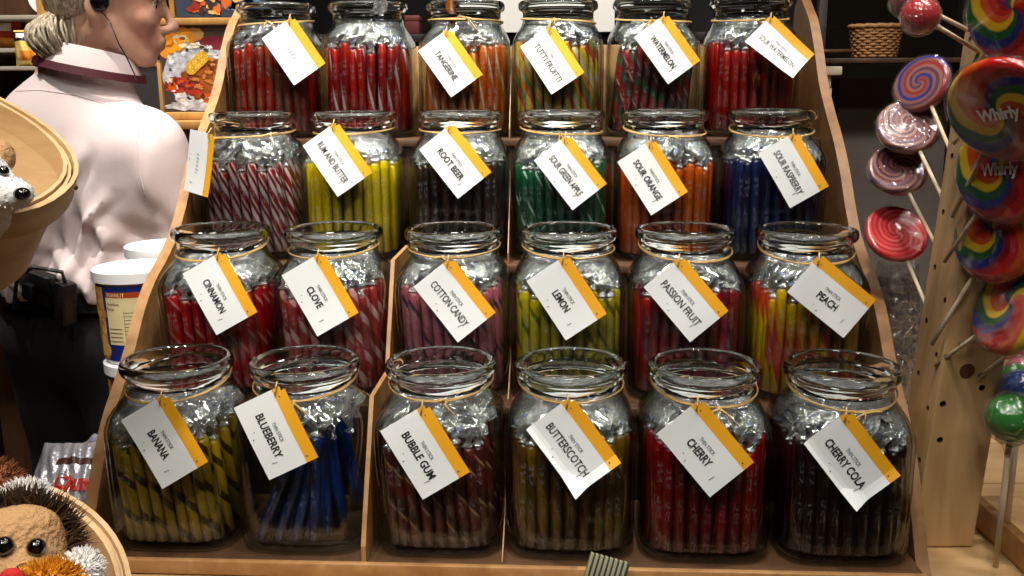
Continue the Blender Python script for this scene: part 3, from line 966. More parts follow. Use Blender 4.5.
def make_tag(txt, top, right, left, Y, name_label, curl=0.0, corner=0.0, yaw=0.0, faint=False, lean=0.16, size=1.0):
    T, Rr, Ll = at_rack(*top, Y), at_rack(*right, Y), at_rack(*left, Y)
    # plane of the card: leaning back against the shoulder of the jar
    ex = (Rr - T).normalized()
    nrm = RM.to_3x3() @ Vector((math.sin(yaw), -math.cos(yaw), lean)).normalized()
    ex = (ex - nrm * ex.dot(nrm)).normalized()
    ey = nrm.cross(ex)                               # towards the yellow band
    if yaw == 0.0:
        # take the mean of both measured edges for the turn of the card
        e2 = (T - Ll); e2 = (e2 - nrm * e2.dot(nrm)).normalized()
        exb = e2.cross(nrm)
        ex = (ex + exb).normalized(); ey = nrm.cross(ex)
    ctr = (Rr + Ll) / 2
    O = ctr - ex * (TL * size / 2) - ey * (TW * size / 2)
    mb = MB()

    def bend(a, b, h):
        """local card coordinates (a along the text, b towards the band) to the world"""
        c = 0.0
        if curl: c += curl * ((1 - b / TW) ** 2) * (0.3 + a / TL) + curl * 0.7 * max(0, (a / TL - 0.55)) ** 2
        if corner:
            q = max(0.0, (a / TL - 0.72)) + max(0.0, (0.28 - b / TW)) - 0.18
            if q > 0: c += corner * q
        c += 0.0012 * math.sin(a * 40 + len(name_label))
        return O + (ex * a + ey * b) * size + nrm * (h + c)

    nx, ny = 18, 13
    def inside(i, j):
        return not (i == 0 and j == ny - 1)
    for side, h in ((0, 0.0), (1, -0.0006)):
        base = len(mb.v)
        vs = [bend(TL * i / nx, TW * j / ny, h) for j in range(ny + 1) for i in range(nx + 1)]
        fs, ms = [], []
        for j in range(ny):
            for i in range(nx):
                q = (j * (nx + 1) + i, j * (nx + 1) + i + 1, (j + 1) * (nx + 1) + i + 1, (j + 1) * (nx + 1) + i)
                m = 1 if j >= ny - 3 else 0
                if i == 0 and j == ny - 1: continue
                if side: q = q[::-1]
                fs.append(q); ms.append(m)
        bb = len(mb.v)
        mb.v += vs; mb.f += [tuple(k + bb for k in f) for f in fs]; mb.m += ms
    # writing
    def put(s, ca, cb, wd, ht, m, bold=0.012, h=0.0004):
        vs, fs = text_geo(s, wd, ht, bold)
        mb.add([bend(ca - wd / 2 + x, cb - ht / 2 + y, h) for x, y in vs], fs, m)
    if txt and not faint:
        put(txt, 0.043, 0.0215, min(0.0056 * len(txt), 0.0655), 0.0094, 2, 0.026 if len(txt) < 12 else 0.012)
        put('THIN STICK', 0.043, 0.0320, 0.0225, 0.0042, 3, 0.008)
    elif faint:
        rr = random.Random(3)
        for k in range(6):
            a0 = 0.030 + 0.0052 * k
            mb.add([bend(a0 + x, 0.0215 + y, 0.0004) for x, y in ((0, 0), (0.0012, 0), (0.0022 + rr.uniform(-0.001, 0.001), 0.006), (0.001, 0.006))], [(0, 1, 2, 3)], 4)
    # little marks: dots near the lower edge, a short rule at the right
    for (a0, b0, rad) in ((0.040, 0.0045, 0.0008), (0.033, 0.0085, 0.0006), (0.010, 0.050, 0.0007), (0.079, 0.0485, 0.0009)):
        mb.add([bend(a0 + rad * math.cos(k * PI / 4), b0 + rad * math.sin(k * PI / 4), 0.0004) for k in range(8)], [tuple(range(8))], 2)
    mb.add([bend(a0, b0, 0.0004) for a0, b0 in ((0.0705, 0.0110), (0.0712, 0.0110), (0.0722, 0.0170), (0.0715, 0.0170))], [(0, 1, 2, 3)], 3)
    # slot with the raffia loop
    base = Vector(O)
    mb.v = [v - base for v in mb.v]
    e = empty('flavor_tag', base, name_label, 'tag', 'flavor tags hanging on the candy jars')
    mb.build('card', [M['white'], M['yellow'], M['ink'], M['greyink'], M['faint']], e, smooth=False)
    h0 = bend(0.0060, 0.0470, 0.0)
    lo = MB()
    lo.tube([h0 - nrm * 0.0015 - base, h0 + nrm * 0.002 - base, h0 + nrm * 0.0025 + Vector((0.001, 0, 0.006)) - base, h0 - nrm * 0.002 + Vector((0.002, 0, 0.014)) - base], 0.0012, 6, flat=0.6)
    lo.build('tie_loop', [M['raffia']], e, smooth=True)
    return e


def FY(ri, d=0.0): return ROWY[ri] - HW - 0.010 - d


TG = [
    (0, 'x1', (289, 25), (328, 62.5), (259, 39), dict(faint=True, label='overexposed white tag with pale yellow band at the top left of the rack')),
    (0, 'TANGERINE', (447, 31), (481, 75), (419.7, 50), {}),
    (0, 'TUTTI FRUITTI', (549, 26.4), (585.4, 75), (519, 44), {}),
    (0, 'WATERMELON', (663.5, 20.4), (701, 60.5), (633.6, 37), {}),
    (0, 'SOUR WATERMELON', (769, 23), (814.7, 55.5), (742.6, 42), dict(curl=0.034)),
    (1, 'x2', (214, 128), (211, 176), (187, 150), dict(faint=True, yaw=-0.62, label='white tag turned sideways beside the red and white striped sticks')),
    (1, 'RUM AND BUTTER', (332.7, 124), (372, 174), (302.8, 144), {}),
    (1, 'ROOT BEER', (448, 124), (491.6, 175), (418.7, 146.4), {}),
    (1, 'SOUR GREEN APPLE', (565.6, 136), (608, 185), (532.7, 159), {}),
    (1, 'SOUR ORANGE', (650.8, 140.8), (689.4, 193.6), (615.7, 160), {}),
    (1, 'SOUR RASPBERRY', (791.7, 135.7), (829.8, 189), (757, 150), {}),
    (2, 'CINNAMON', (220, 251.7), (257, 311.6), (182.5, 274), {}),
    (2, 'CLOVE', (321, 253), (359, 312), (281, 276), {}),
    (2, 'COTTON CANDY', (448, 260), (495.4, 313.6), (413.7, 285.6), {}),
    (2, 'LEMON', (563, 256), (606, 316.5), (527, 278), {}),
    (2, 'PASSION FRUIT', (679, 259), (729, 312.7), (643, 285), {}),
    (2, 'PEACH', (816, 254.6), (876.7, 304.7), (786.7, 287), {}),
    (3, 'BANANA', (165, 391), (208.7, 460), (120, 422), {}),
    (3, 'BLUEBERRY', (277, 390), (317.6, 457), (234, 408), {}),
    (3, 'BUBBLE GUM', (423.4, 403.5), (469, 474), (380.7, 429), {}),
    (3, 'BUTTERSCOTCH', (567.7, 398), (621, 464.5), (526, 426), dict(corner=0.05)),
    (3, 'CHERRY', (695.5, 398), (754.5, 467.6), (656, 428), {}),
    (3, 'CHERRY COLA', (844, 410), (900.7, 481), (802, 437), dict(corner=0.03)),
]
for (ri, txt, tp, rt, lf, kw) in TG:
    kw = dict(kw)
    lab = kw.pop('label', 'white tag with a yellow band reading %s, hung on its jar' % txt)
    Y = FY(ri)
    if 'yaw' in kw: Y = ROWY[1] - 0.088
    make_tag(txt, tp, rt, lf, Y, lab, **kw)

# ------------------------------------------------------------------ surfaces grown from distance fields
def smin(a, b, k):
    h = np.clip(0.5 + 0.5 * (b - a) / k, 0, 1)
    return b + (a - b) * h - k * h * (1 - h)


def smax(a, b, k): return -smin(-a, -b, k)


def d_ell(P, c, r, rot=None):
    q = P - np.array(c)
    if rot is not None: q = q @ rot
    r = np.array(r)
    k0 = np.linalg.norm(q / r, axis=-1)
    k1 = np.linalg.norm(q / (r * r), axis=-1) + 1e-9
    return k0 * (k0 - 1) / k1


def d_cap(P, a, b, ra, rb, flat=None):
    a = np.array(a, float); b = np.array(b, float)
    ab = b - a
    t = np.clip(((P - a) @ ab) / (ab @ ab), 0, 1)
    q = P - (a + t[..., None] * ab)
    return np.linalg.norm(q, axis=-1) - (ra + t * (rb - ra))


def surface_nets(fn, xs, ys, zs):
    G = np.stack(np.meshgrid(xs, ys, zs, indexing='ij'), -1)
    V = fn(G)
    S = V < 0
    nx, ny, nz = V.shape
    cnt = np.zeros((nx - 1, ny - 1, nz - 1)); pos = np.zeros((nx - 1, ny - 1, nz - 1, 3))
    def crn(A, i, j, k): return A[i:nx - 1 + i, j:ny - 1 + j, k:nz - 1 + k]
    cs = [(i, j, k) for i in (0, 1) for j in (0, 1) for k in (0, 1)]
    for c in cs:
        for ax in range(3):
            if c[ax] == 0:
                d = list(c); d[ax] = 1
                va, vb = crn(V, *c), crn(V, *d)
                m = (va < 0) != (vb < 0)
                t = np.where(m, va / np.where(m, va - vb, 1), 0)
                pa, pb = crn(G, *c), crn(G, *d)
                pos += np.where(m[..., None], pa + (pb - pa) * t[..., None], 0); cnt += m
    act = cnt > 0
    idx = -np.ones(act.shape, int); idx[act] = np.arange(act.sum())
    verts = pos[act] / cnt[act][:, None]
    faces = []
    for ax in range(3):
        sl = [slice(0, n) for n in V.shape]
        a = [slice(1, n - 1) for n in V.shape]; a[ax] = slice(0, V.shape[ax] - 1)
        b = list(a); b[ax] = slice(1, V.shape[ax])
        sa, sb = S[tuple(a)], S[tuple(b)]
        I = np.argwhere(sa != sb)
        if len(I) == 0: continue
        fl = sa[tuple(I.T)]
        u, v = (ax + 1) % 3, (ax + 2) % 3
        base = I.copy(); base[:, u] += 1; base[:, v] += 1
        q = []
        for du, dv in ((-1, -1), (0, -1), (0, 0), (-1, 0)):
            c = base.copy(); c[:, u] += du; c[:, v] += dv
            q.append(idx[tuple(c.T)])
        q = np.stack(q, 1)
        q = np.where(fl[:, None], q, q[:, ::-1])
        faces.append(q)
    return verts, np.concatenate(faces)


def net_obj(name, fn, lo, hi, step, mats, parent=None, origin=None, grid=None):
    if grid is None:
        grid = [np.arange(lo[i], hi[i] + step, step) for i in range(3)]
    v, f = surface_nets(fn, *grid)
    if origin is not None: v = v - np.array(origin)
    return mesh_obj(name, v.tolist(), f.tolist(), mats, parent, True)


def hair_geo(surf, n, length, width, seed, dirfn=None, mask=None, curl=0.3):
    """tapered tufts of fur on the faces of an object (object coordinates)"""
    r = random.Random(seed)
    me = surf.data
    polys = [p for p in me.polygons if (mask is None or mask(p.center))]
    areas = np.cumsum([p.area for p in polys])
    v, f = [], []
    for _ in range(n):
        p = polys[int(np.searchsorted(areas, r.random() * areas[-1]))]
        vs = [me.vertices[i].co for i in p.vertices]
        c = vs[0].lerp(vs[1], r.random()).lerp(vs[2].lerp(vs[-1], r.random()), r.random())
        d = p.normal.copy()
        if dirfn: d = (d + dirfn(c)).normalized()
        d = (d + Vector((r.uniform(-curl, curl), r.uniform(-curl, curl), r.uniform(-curl, curl)))).normalized()
        L = length * r.uniform(0.6, 1.15)
        x = d.orthogonal().normalized(); y = d.cross(x)
        b = len(v)
        bendv = Vector((r.uniform(-1, 1), r.uniform(-1, 1), r.uniform(-1, 1))) * L * 0.25
        for k, (t, wd) in enumerate(((-0.05, 1), (0.55, 0.7), (1.0, 0.08))):
            q = c + d * L * t + bendv * t * t
            for a in (0, 2.094, 4.189):
                v.append(q + (x * math.cos(a) + y * math.sin(a)) * width * wd)
        for k in range(2):
            for a in range(3):
                f.append((b + k * 3 + a, b + k * 3 + (a + 1) % 3, b + k * 3 + 3 + (a + 1) % 3, b + k * 3 + 3 + a))
    return v, f


# ------------------------------------------------------------------ the shop worker
PY = 1.80
A = math.radians(24)
BR = np.array([math.cos(A), -math.sin(A), 0.0])      # her right-hand side
BF = np.array([math.sin(A), math.cos(A), 0.0])       # the way her chest faces
BC = np.array([-0.815, PY, 0.0])


def bp(r_, f_, z): return BC + BR * r_ + BF * f_ + np.array([0, 0, z])


BROT = np.stack([BR, BF, np.array([0, 0, 1.0])], 1)
wk = empty('person', (BC[0], BC[1], 0), 'person in pale pink shirt and black trousers behind the rack, face in profile', 'person')
WO = np.array([BC[0], BC[1], 0])
ear = at(100, 5, PY - 0.07)
HF = np.array([0.95, 0.27, -0.13]); HF /= np.linalg.norm(HF)        # where the face points
HS = np.array([0.27, -0.96, 0.0]); HS -= HF * (HS @ HF); HS /= np.linalg.norm(HS)   # her right ear side, towards the camera
HU = np.cross(HS, HF); HU = HU if HU[2] > 0 else -HU
HROT = np.stack([HF, HS, HU], 1)
HC = np.array(ear) - HS * 0.070
K = 0.94


def hp(f, s_, u): return HC + (HF * f + HS * s_ + HU * u) * K


def head_sdf(P):
    q = (P - HC) @ HROT / K
    E = lambda c, r: d_ell(q, c, r)
    d = E((-0.004, 0, 0.052), (0.098, 0.076, 0.078))
    d = smin(d, E((0.052, 0, 0.012), (0.050, 0.060, 0.078)), 0.03)
    d = smin(d, E((0.052, 0, -0.050), (0.040, 0.046, 0.050)), 0.03)          # jaw
    d = smin(d, E((0.083, 0, -0.085), (0.016, 0.022, 0.015)), 0.022)         # chin
    d = smin(d, d_cap(q, (0.012, 0.050, -0.045), (0.070, 0.024, -0.083), 0.018, 0.013), 0.025)
    d = smin(d, d_cap(q, (0.012, -0.050, -0.045), (0.070, -0.024, -0.083), 0.018, 0.013), 0.025)
    for s_ in (1, -1):
        d = smin(d, E((0.070, s_ * 0.040, -0.014), (0.024, 0.022, 0.020)), 0.02)      # cheek
        d = smin(d, d_cap(q, (0.098, s_ * 0.010, 0.036), (0.082, s_ * 0.046, 0.034), 0.008, 0.007), 0.014)   # brow
        d = smax(d, -E((0.104, s_ * 0.031, 0.016), (0.016, 0.017, 0.012)), 0.010)     # eye hollow
        d = smin(d, E((0.083, s_ * 0.031, 0.016), (0.013, 0.016, 0.0115)), 0.004)     # lids
        d = smin(d, d_cap(q, (0.089, s_ * 0.044, 0.005), (0.094, s_ * 0.020, 0.006), 0.003, 0.003), 0.008)   # bag under the eye
        d = smin(d, E((0.112, s_ * 0.012, -0.026), (0.011, 0.008, 0.008)), 0.007)     # nostril wing
    d = smin(d, d_cap(q, (0.100, 0, 0.026), (0.124, 0, -0.014), 0.007, 0.0095), 0.010)     # nose bridge
    d = smin(d, E((0.126, 0, -0.019), (0.010, 0.011, 0.010)), 0.008)
    d = smin(d, E((0.094, 0, -0.052), (0.018, 0.028, 0.020)), 0.014)                 # mouth mound
    d = smin(d, E((0.1085, 0, -0.0480), (0.006, 0.019, 0.0048)), 0.004)              # upper lip
    d = smin(d, E((0.1065, 0, -0.0595), (0.0062, 0.017, 0.0052)), 0.004)             # lower lip
    d = smax(d, -E((0.1150, 0, -0.0535), (0.012, 0.027, 0.0014)), 0.002)             # mouth line
    d = smax(d, -d_cap(q, (0.109, 0.018, -0.034), (0.096, 0.033, -0.058), 0.0022, 0.0018), 0.006)    # fold beside the mouth
    d = smax(d, -d_cap(q, (0.109, -0.018, -0.034), (0.096, -0.033, -0.058), 0.0022, 0.0018), 0.006)
    # ears
    for s_ in (1, -1):
        e = E((-0.006, s_ * 0.077, 0.004), (0.021, 0.008, 0.034))
        e = smin(e, E((0.001, s_ * 0.074, -0.024), (0.010, 0.006, 0.012)), 0.008)
        e = smax(e, -E((-0.001, s_ * 0.088, 0.004), (0.012, 0.009, 0.021)), 0.004)
        d = smin(d, e, 0.006)
    return d * K


neck0 = hp(-0.018, 0, -0.05)
CH = bp(-0.004, 0.015, 1.335)
SHR, SHL = bp(0.170, 0.0, 1.300), bp(-0.180, 0.0, 1.300)
ELR, ELL = bp(0.205, 0.055, 1.085), bp(-0.235, 0.05, 1.095)
WRR, WRL = bp(0.150, 0.285, 1.045), bp(-0.10, 0.26, 1.03)
HPZ = 0.985


def hand_sdf(P, wrist, dirv, side):
    dv = np.array(dirv) / np.linalg.norm(dirv)
    up = np.array([0, 0, 1.0]); sd = np.cross(dv, up); sd /= np.linalg.norm(sd); un = np.cross(sd, dv)
    d = d_cap(P, wrist, wrist + dv * 0.03, 0.024, 0.022)
    rot = np.stack([dv, sd, un], 1)
    pc = wrist + dv * 0.062
    d = smin(d, d_ell(P, pc, (0.045, 0.040, 0.014), rot), 0.015)
    for i, (o_, L) in enumerate(((-0.028, 0.058), (-0.010, 0.070), (0.009, 0.066), (0.027, 0.052))):
        a = wrist + dv * 0.098 + sd * o_
        b = a + dv * L * 0.55 + sd * o_ * 0.15 - un * 0.006
        c = b + dv * L * 0.40 - un * 0.022
        d = smin(d, np.minimum(d_cap(P, a, b, 0.0092, 0.0082), d_cap(P, b, c, 0.0082, 0.0068)), 0.004)
    a = wrist + dv * 0.040 + sd * side * 0.030
    b = a + dv * 0.032 + sd * side * 0.026 - un * 0.010
    c = b + dv * 0.030 + sd * side * 0.006 - un * 0.008
    return smin(d, np.minimum(d_cap(P, a, b, 0.0115, 0.0095), d_cap(P, b, c, 0.0095, 0.0075)), 0.006)


LEGS = []
for s_ in (1, -1):
    LEGS.append((bp(s_ * 0.088, 0.0, 0.93), bp(s_ * 0.092, 0.020, 0.50), bp(s_ * 0.094, -0.012, 0.09), bp(s_ * 0.100, 0.115, 0.035)))


def body_sdf(P):
    d = smin(head_sdf(P), d_cap(P, neck0, bp(-0.005, 0.0, 1.40), 0.056, 0.064), 0.035)
    t = d_ell(P, bp(0, 0.01, 1.25), (0.165, 0.105, 0.17), BROT)
    t = smin(t, d_ell(P, bp(0, 0.01, 1.06), (0.140, 0.095, 0.13), BROT), 0.05)
    t = smin(t, d_ell(P, bp(0, 0.0, 0.95), (0.165, 0.110, 0.10), BROT), 0.05)
    t = smin(t, d_cap(P, SHL, SHR, 0.048, 0.048), 0.05)
    for sh, el, wr in ((SHR, ELR, WRR), (SHL, ELL, WRL)):
        t = smin(t, d_cap(P, sh, el, 0.047, 0.037), 0.03)
        t = smin(t, d_cap(P, el, wr, 0.038, 0.026), 0.012)
    t = smin(t, hand_sdf(P, WRR, WRR - ELR, -1), 0.012)
    t = smin(t, hand_sdf(P, WRL, WRL - ELL, 1), 0.012)
    for h, k, a, f in LEGS:
        t = smin(t, d_cap(P, h, k, 0.080, 0.052), 0.03)
        t = smin(t, d_cap(P, k, a, 0.052, 0.036), 0.02)
        t = smin(t, d_cap(P, a, f, 0.034, 0.026), 0.02)
    return smin(d, t, 0.03)


def span(lo, hi, zones, coarse):
    """grid line positions: coarse, but finer inside the zones (lo, hi, step)"""
    out = [lo]
    while out[-1] < hi:
        st = coarse
        for a, b, s_ in zones:
            if a <= out[-1] < b: st = min(st, s_)
        out.append(out[-1] + st)
    return np.array(out)


hx, hy, hz = HC
def skinmat():
    m, nt, out = nodes('skin')
    L = nt.links.new
    p = N(nt, 'ShaderNodeBsdfPrincipled', Roughness=0.48)
    p.inputs['Subsurface Weight'].default_value = 0.15; p.inputs['Subsurface Scale'].default_value = 0.006
    tc = N(nt, 'ShaderNodeTexCoord')
    n1 = N(nt, 'ShaderNodeTexNoise', Scale=22.0, Detail=5.0); L(tc.outputs['Object'], n1.inputs['Vector'])
    cr = N(nt, 'ShaderNodeValToRGB')
    cr.color_ramp.elements[0].position = 0.3; cr.color_ramp.elements[0].color = srgb(208, 148, 122)
    cr.color_ramp.elements[1].position = 0.7; cr.color_ramp.elements[1].color = srgb(230, 184, 156)
    L(n1.outputs['Fac'], cr.inputs['Fac']); L(cr.outputs['Color'], p.inputs['Base Color'])
    n2 = N(nt, 'ShaderNodeTexNoise', Scale=260.0, Detail=2.0); L(tc.outputs['Object'], n2.inputs['Vector'])
    b = N(nt, 'ShaderNodeBump', Strength=0.12, Distance=0.004); L(n2.outputs['Fac'], b.inputs['Height']); L(b.outputs['Normal'], p.inputs['Normal'])
    L(p.outputs[0], out.inputs['Surface'])
    return m


M['skin'] = skinmat()
grid = [span(BC[0] - 0.36, BC[0] + 0.40, [(hx - 0.13, hx + 0.16, 0.0042)], 0.011),
        span(PY - 0.26, PY + 0.44, [(hy - 0.11, hy + 0.11, 0.0046)], 0.011),
        span(-0.02, hz + 0.18, [(hz - 0.15, hz + 0.18, 0.0042)], 0.011)]
body = net_obj('body', body_sdf, None, None, 0.01, [M['skin']], wk, WO, grid)
# eyes, lips
for s_ in (1, -1):
    c = Vector(hp(0.0795, s_ * 0.031, 0.016) - WO)
    rm = Matrix(HROT.tolist()).to_4x4()
    eb = MB().ball((0, 0, 0), 0.0165, 0, 20, 14)
    eb.m = [1 if (rm.transposed() @ sum((eb.v[i] for i in f), Vector()) / len(f)).normalized().x > 0.88 else 0 for f in eb.f]
    e = eb.move(lambda p: c + p).build('eye', [pm('eye_white', srgb(226, 220, 212), 0.2, var=0.02), M['eye']], wk, smooth=True)
    lash = MB().tube([Vector(hp(0.0975 - 0.0006 * abs(k - 3) ** 2, s_ * (0.016 + 0.005 * k), 0.0245 - 0.0008 * abs(k - 3) ** 1.5) - WO) for k in range(7)], 0.0011, 6)
    lash.build('eyelash', [pm('lash', srgb(70, 50, 40), 0.6)], wk, smooth=True)
    MB().tube([Vector(hp(0.1065 - 0.0012 * k * k * 0.25, s_ * (0.012 + 0.006 * k), 0.041 + 0.0012 * k - 0.0005 * k * k) - WO) for k in range(6)], [0.002, 0.0026, 0.0026, 0.0024, 0.002, 0.001], 6).build('eyebrow', [pm('brow_hair', srgb(150, 120, 92), 0.7)], wk, smooth=True)


# hair: swept back to a low ponytail
def hair_sdf(P):
    q = (P - HC) @ HROT / K
    d = d_ell(q, (-0.012, 0, 0.056), (0.103, 0.084, 0.086))
    d = smin(d, d_ell(q, (-0.060, 0, 0.010), (0.050, 0.066, 0.060)), 0.03)
    # leave the face and the ears free
    d = smax(d, -d_ell(q, (0.112, 0, -0.010), (0.088, 0.12, 0.082)), 0.012)
    d = smax(d, -d_ell(q, (0.004, 0.085, -0.004), (0.026, 0.030, 0.036)), 0.010)
    d = smax(d, -d_ell(q, (0.004, -0.085, -0.004), (0.026, 0.030, 0.036)), 0.010)
    d = smax(d, -(q[..., 2] + 0.045), 0.02)
    ang = np.arctan2(q[..., 2] - 0.01, q[..., 0] + 0.085)
    d = d + 0.0016 * np.sin(ang * 46 + 6 * np.sin(q[..., 1] * 60)) + 0.0008 * np.sin(ang * 95 + 3)
    return d * K


def hairmat(name, c1, c2, stretch=(60, 60, 8)):
    m, nt, out = nodes(name)
    L = nt.links.new
    p = N(nt, 'ShaderNodeBsdfPrincipled', Roughness=0.42)
    tc = N(nt, 'ShaderNodeTexCoord'); mp = N(nt, 'ShaderNodeMapping'); mp.inputs['Scale'].default_value = stretch
    L(tc.outputs['Object'], mp.inputs['Vector'])
    n1 = N(nt, 'ShaderNodeTexNoise', Scale=4.0, Detail=5.0); L(mp.outputs['Vector'], n1.inputs['Vector'])
    cr = N(nt, 'ShaderNodeValToRGB')
    cr.color_ramp.elements[0].position = 0.35; cr.color_ramp.elements[0].color = c2
    cr.color_ramp.elements[1].position = 0.65; cr.color_ramp.elements[1].color = c1
    L(n1.outputs['Fac'], cr.inputs['Fac']); L(cr.outputs['Color'], p.inputs['Base Color'])
    b = N(nt, 'ShaderNodeBump', Strength=0.5, Distance=0.004); L(n1.outputs['Fac'], b.inputs['Height']); L(b.outputs['Normal'], p.inputs['Normal'])
    L(p.outputs[0], out.inputs['Surface'])
    return m


M['hair'] = hairmat('grey_blond_hair', srgb(226, 212, 184), srgb(152, 136, 112))
g3 = [np.arange(c - 0.16, c + 0.16, 0.0042) for c in HC]
hair = net_obj('hair', hair_sdf, None, None, 0, [M['hair']], wk, WO, g3)
# ponytail as a bundle of locks
tb = at(64, 8, PY - 0.03); tm = at(53, 28, PY - 0.05); te = at(66, 58, PY - 0.055)
pony = MB()
rr = random.Random(5)
back = Vector(hp(-0.100, 0.0, 0.0))
for k in range(190):
    a, rad = rr.uniform(0, 2 * PI), math.sqrt(rr.random())
    ox, oy = math.cos(a) * rad, math.sin(a) * rad
    pts = []
    for u in np.linspace(0, 1, 9):
        p = tb * (1 - u) ** 2 + (tm * 2 - (tb + te) * 0.5) * 2 * u * (1 - u) + te * u * u
        wd = 0.010 + 0.040 * math.sin(min(1, u * 1.25) * PI * 0.62) * (1 if u < 0.8 else (1 - (u - 0.8) * 2.6))
        p = p + Vector((ox * wd, oy * wd * 0.8, 0.2 * ox * wd)) + Vector((0.003 * math.sin(9 * u + k), 0, 0.002 * math.sin(7 * u + 2 * k)))
        pts.append(p - Vector(WO))
    pony.tube(pts, [0.0024, 0.0028, 0.003, 0.003, 0.003, 0.0028, 0.0024, 0.0016, 0.0006], 5)
pony.build('ponytail', [M['hair']], wk, smooth=True)
MB().lathe([(0.014, -0.006), (0.021, -0.006), (0.022, 0.006), (0.014, 0.006)], 16, 0, Matrix.Translation(tb - Vector(WO)) @ (tm - tb).to_track_quat('Z', 'Y').to_matrix().to_4x4(), True).build('hair_tie', [M['black']], wk)

# headset earpiece with its wire
ep = MB().ball((0, 0, 0), (0.017, 0.012, 0.017), 0, 18, 12)
ec = Vector(hp(0.000, 0.084, 0.006) - WO)
ep.v = [ec + v for v in ep.v]
ep.tube([ec + Vector((0.0, 0, 0.010)), Vector(hp(0.006, 0.086, 0.035) - WO), Vector(hp(-0.006, 0.085, 0.046) - WO), Vector(hp(-0.026, 0.082, 0.030) - WO)], 0.003, 8)
epo = ep.build('earpiece', [M['plastic_black']], wk, smooth=True)

nc = np.array(at(95, 56, PY - 0.01))
# shirt
def shirt_sdf(P, infl=0.0):
    t = d_ell(P, bp(0, 0.0, 1.245), (0.196, 0.132, 0.185), BROT)
    t = smin(t, d_ell(P, bp(0, 0.0, 1.06), (0.178, 0.128, 0.12), BROT), 0.06)
    t = smin(t, d_cap(P, SHL, SHR, 0.062, 0.062), 0.055)
    t = smin(t, d_cap(P, bp(0.0, 0.0, 1.345), nc - np.array([0, 0, 0.02]), 0.090, 0.062), 0.06)
    cut = P[..., 2] - (nc[2] - 0.005 + 0.10 * ((P - WO) @ BF))
    for sh, el, wr in ((SHR, ELR, WRR), (SHL, ELL, WRL)):
        s_ = d_cap(P, sh, el, 0.070, 0.060)
        s_ = smin(s_, d_cap(P, el, el + (wr - el) * 0.85, 0.060, 0.045), 0.02)
        t = smin(t, s_, 0.035)
    q = (P - WO) @ BROT
    # hanging folds: diagonal pulls from the shoulder blades, slack at the waist
    x, y, z = q[..., 0], q[..., 1], q[..., 2]
    f1 = np.sin((x * 0.9 + (z - 1.2) * 0.42) * 58 + 1.5 * np.sin(z * 17))
    f2 = np.sin((x * 0.7 - (z - 1.2) * 0.55) * 47 + 2.0 * np.sin(z * 11 + 1))
    low = np.clip((1.33 - z) / 0.16, 0, 1)
    t = t - (0.0085 * f1 * np.clip(f1, -0.25, 1) + 0.0055 * f2) * low
    def ridge(ph, p=2.5): return (1 - np.abs(np.sin(ph))) ** p
    t = t - 0.0085 * low * ridge((x * 0.80 + (z - 1.2) * 0.50) * 22 + 1.1 * np.sin(z * 13) + 0.4) - 0.006 * low * ridge((x * 0.75 - (z - 1.2) * 0.70) * 19 + 1.4 * np.sin(z * 9 + x * 8), 3)
    for (xa_, za_, xb_, zb_, sg, am) in ((-0.035, 1.345, 0.000, 1.06, 0.0075, 0.011), (-0.050, 1.30, -0.045, 1.06, 0.009, 0.008), (0.125, 1.30, -0.005, 1.075, 0.008, 0.011), (0.150, 1.22, 0.070, 1.06, 0.008, 0.010),
                                         (0.060, 1.33, 0.085, 1.20, 0.008, 0.006), (-0.110, 1.32, -0.085, 1.10, 0.009, 0.009), (0.165, 1.16, 0.120, 1.06, 0.007, 0.008)):
        u_ = np.clip((z - zb_) / (za_ - zb_), 0, 1)
        cen = xb_ + (xa_ - xb_) * u_ + 0.006 * np.sin(z * 45 + xa_ * 60)
        env = np.clip((za_ + 0.02 - z) / 0.05, 0, 1)
        t = t - am * env * (np.exp(-((x - cen) / sg) ** 2) - 0.6 * np.exp(-((x - cen - 1.9 * sg) / (1.3 * sg)) ** 2)) * np.clip((0.03 - y) / 0.03, 0, 1)
    # big soft drape lines down the back
    t = t - 0.011 * low * np.exp(-((x - 0.055 + (1.3 - z) * 0.25) / 0.022) ** 2) - 0.011 * low * np.exp(-((x + 0.075 - (1.3 - z) * 0.10) / 0.02) ** 2)
    # sleeve wrinkles at the elbow
    for el in (ELR, ELL):
        de = np.linalg.norm(P - el, axis=-1)
        t = t - 0.0045 * np.exp(-(de / 0.10) ** 2) * np.sin((P[..., 2] - el[2]) * 120 + x * 40)
    # bloused over the belt
    t = t - 0.010 * np.exp(-((z - 1.085) / 0.03) ** 2)
    t = smax(t, -(z - (1.035 + 0.010 * np.sin(x * 30))), 0.008)
    t = smax(t, cut, 0.01)
    return t


M['shirt'] = pm('pale_pink_cotton', srgb(234, 217, 217), 0.75, bump=0.08, bscale=500, var=0.03, vscale=5)
shirt = net_obj('shirt', shirt_sdf, (BC[0] - 0.40, PY - 0.34, 0.95), (BC[0] + 0.44, PY + 0.40, 1.56), 0.0062, [M['shirt']], wk, WO)
# raised yoke seam across the shoulders, found on the shirt itself
dg = bpy.context.evaluated_depsgraph_get()
bvh = BVHTree.FromPolygons([v.co + Vector(WO) for v in shirt.data.vertices], [tuple(p.vertices) for p in shirt.data.polygons])
CAM0 = Vector((0, 0, CAMZ))


def on_shirt(px, py, off=0.0):
    h = bvh.ray_cast(CAM0, ray(px, py).normalized())
    if h[0] is None: return None
    return h[0] + h[1] * off - Vector(WO), h[1]


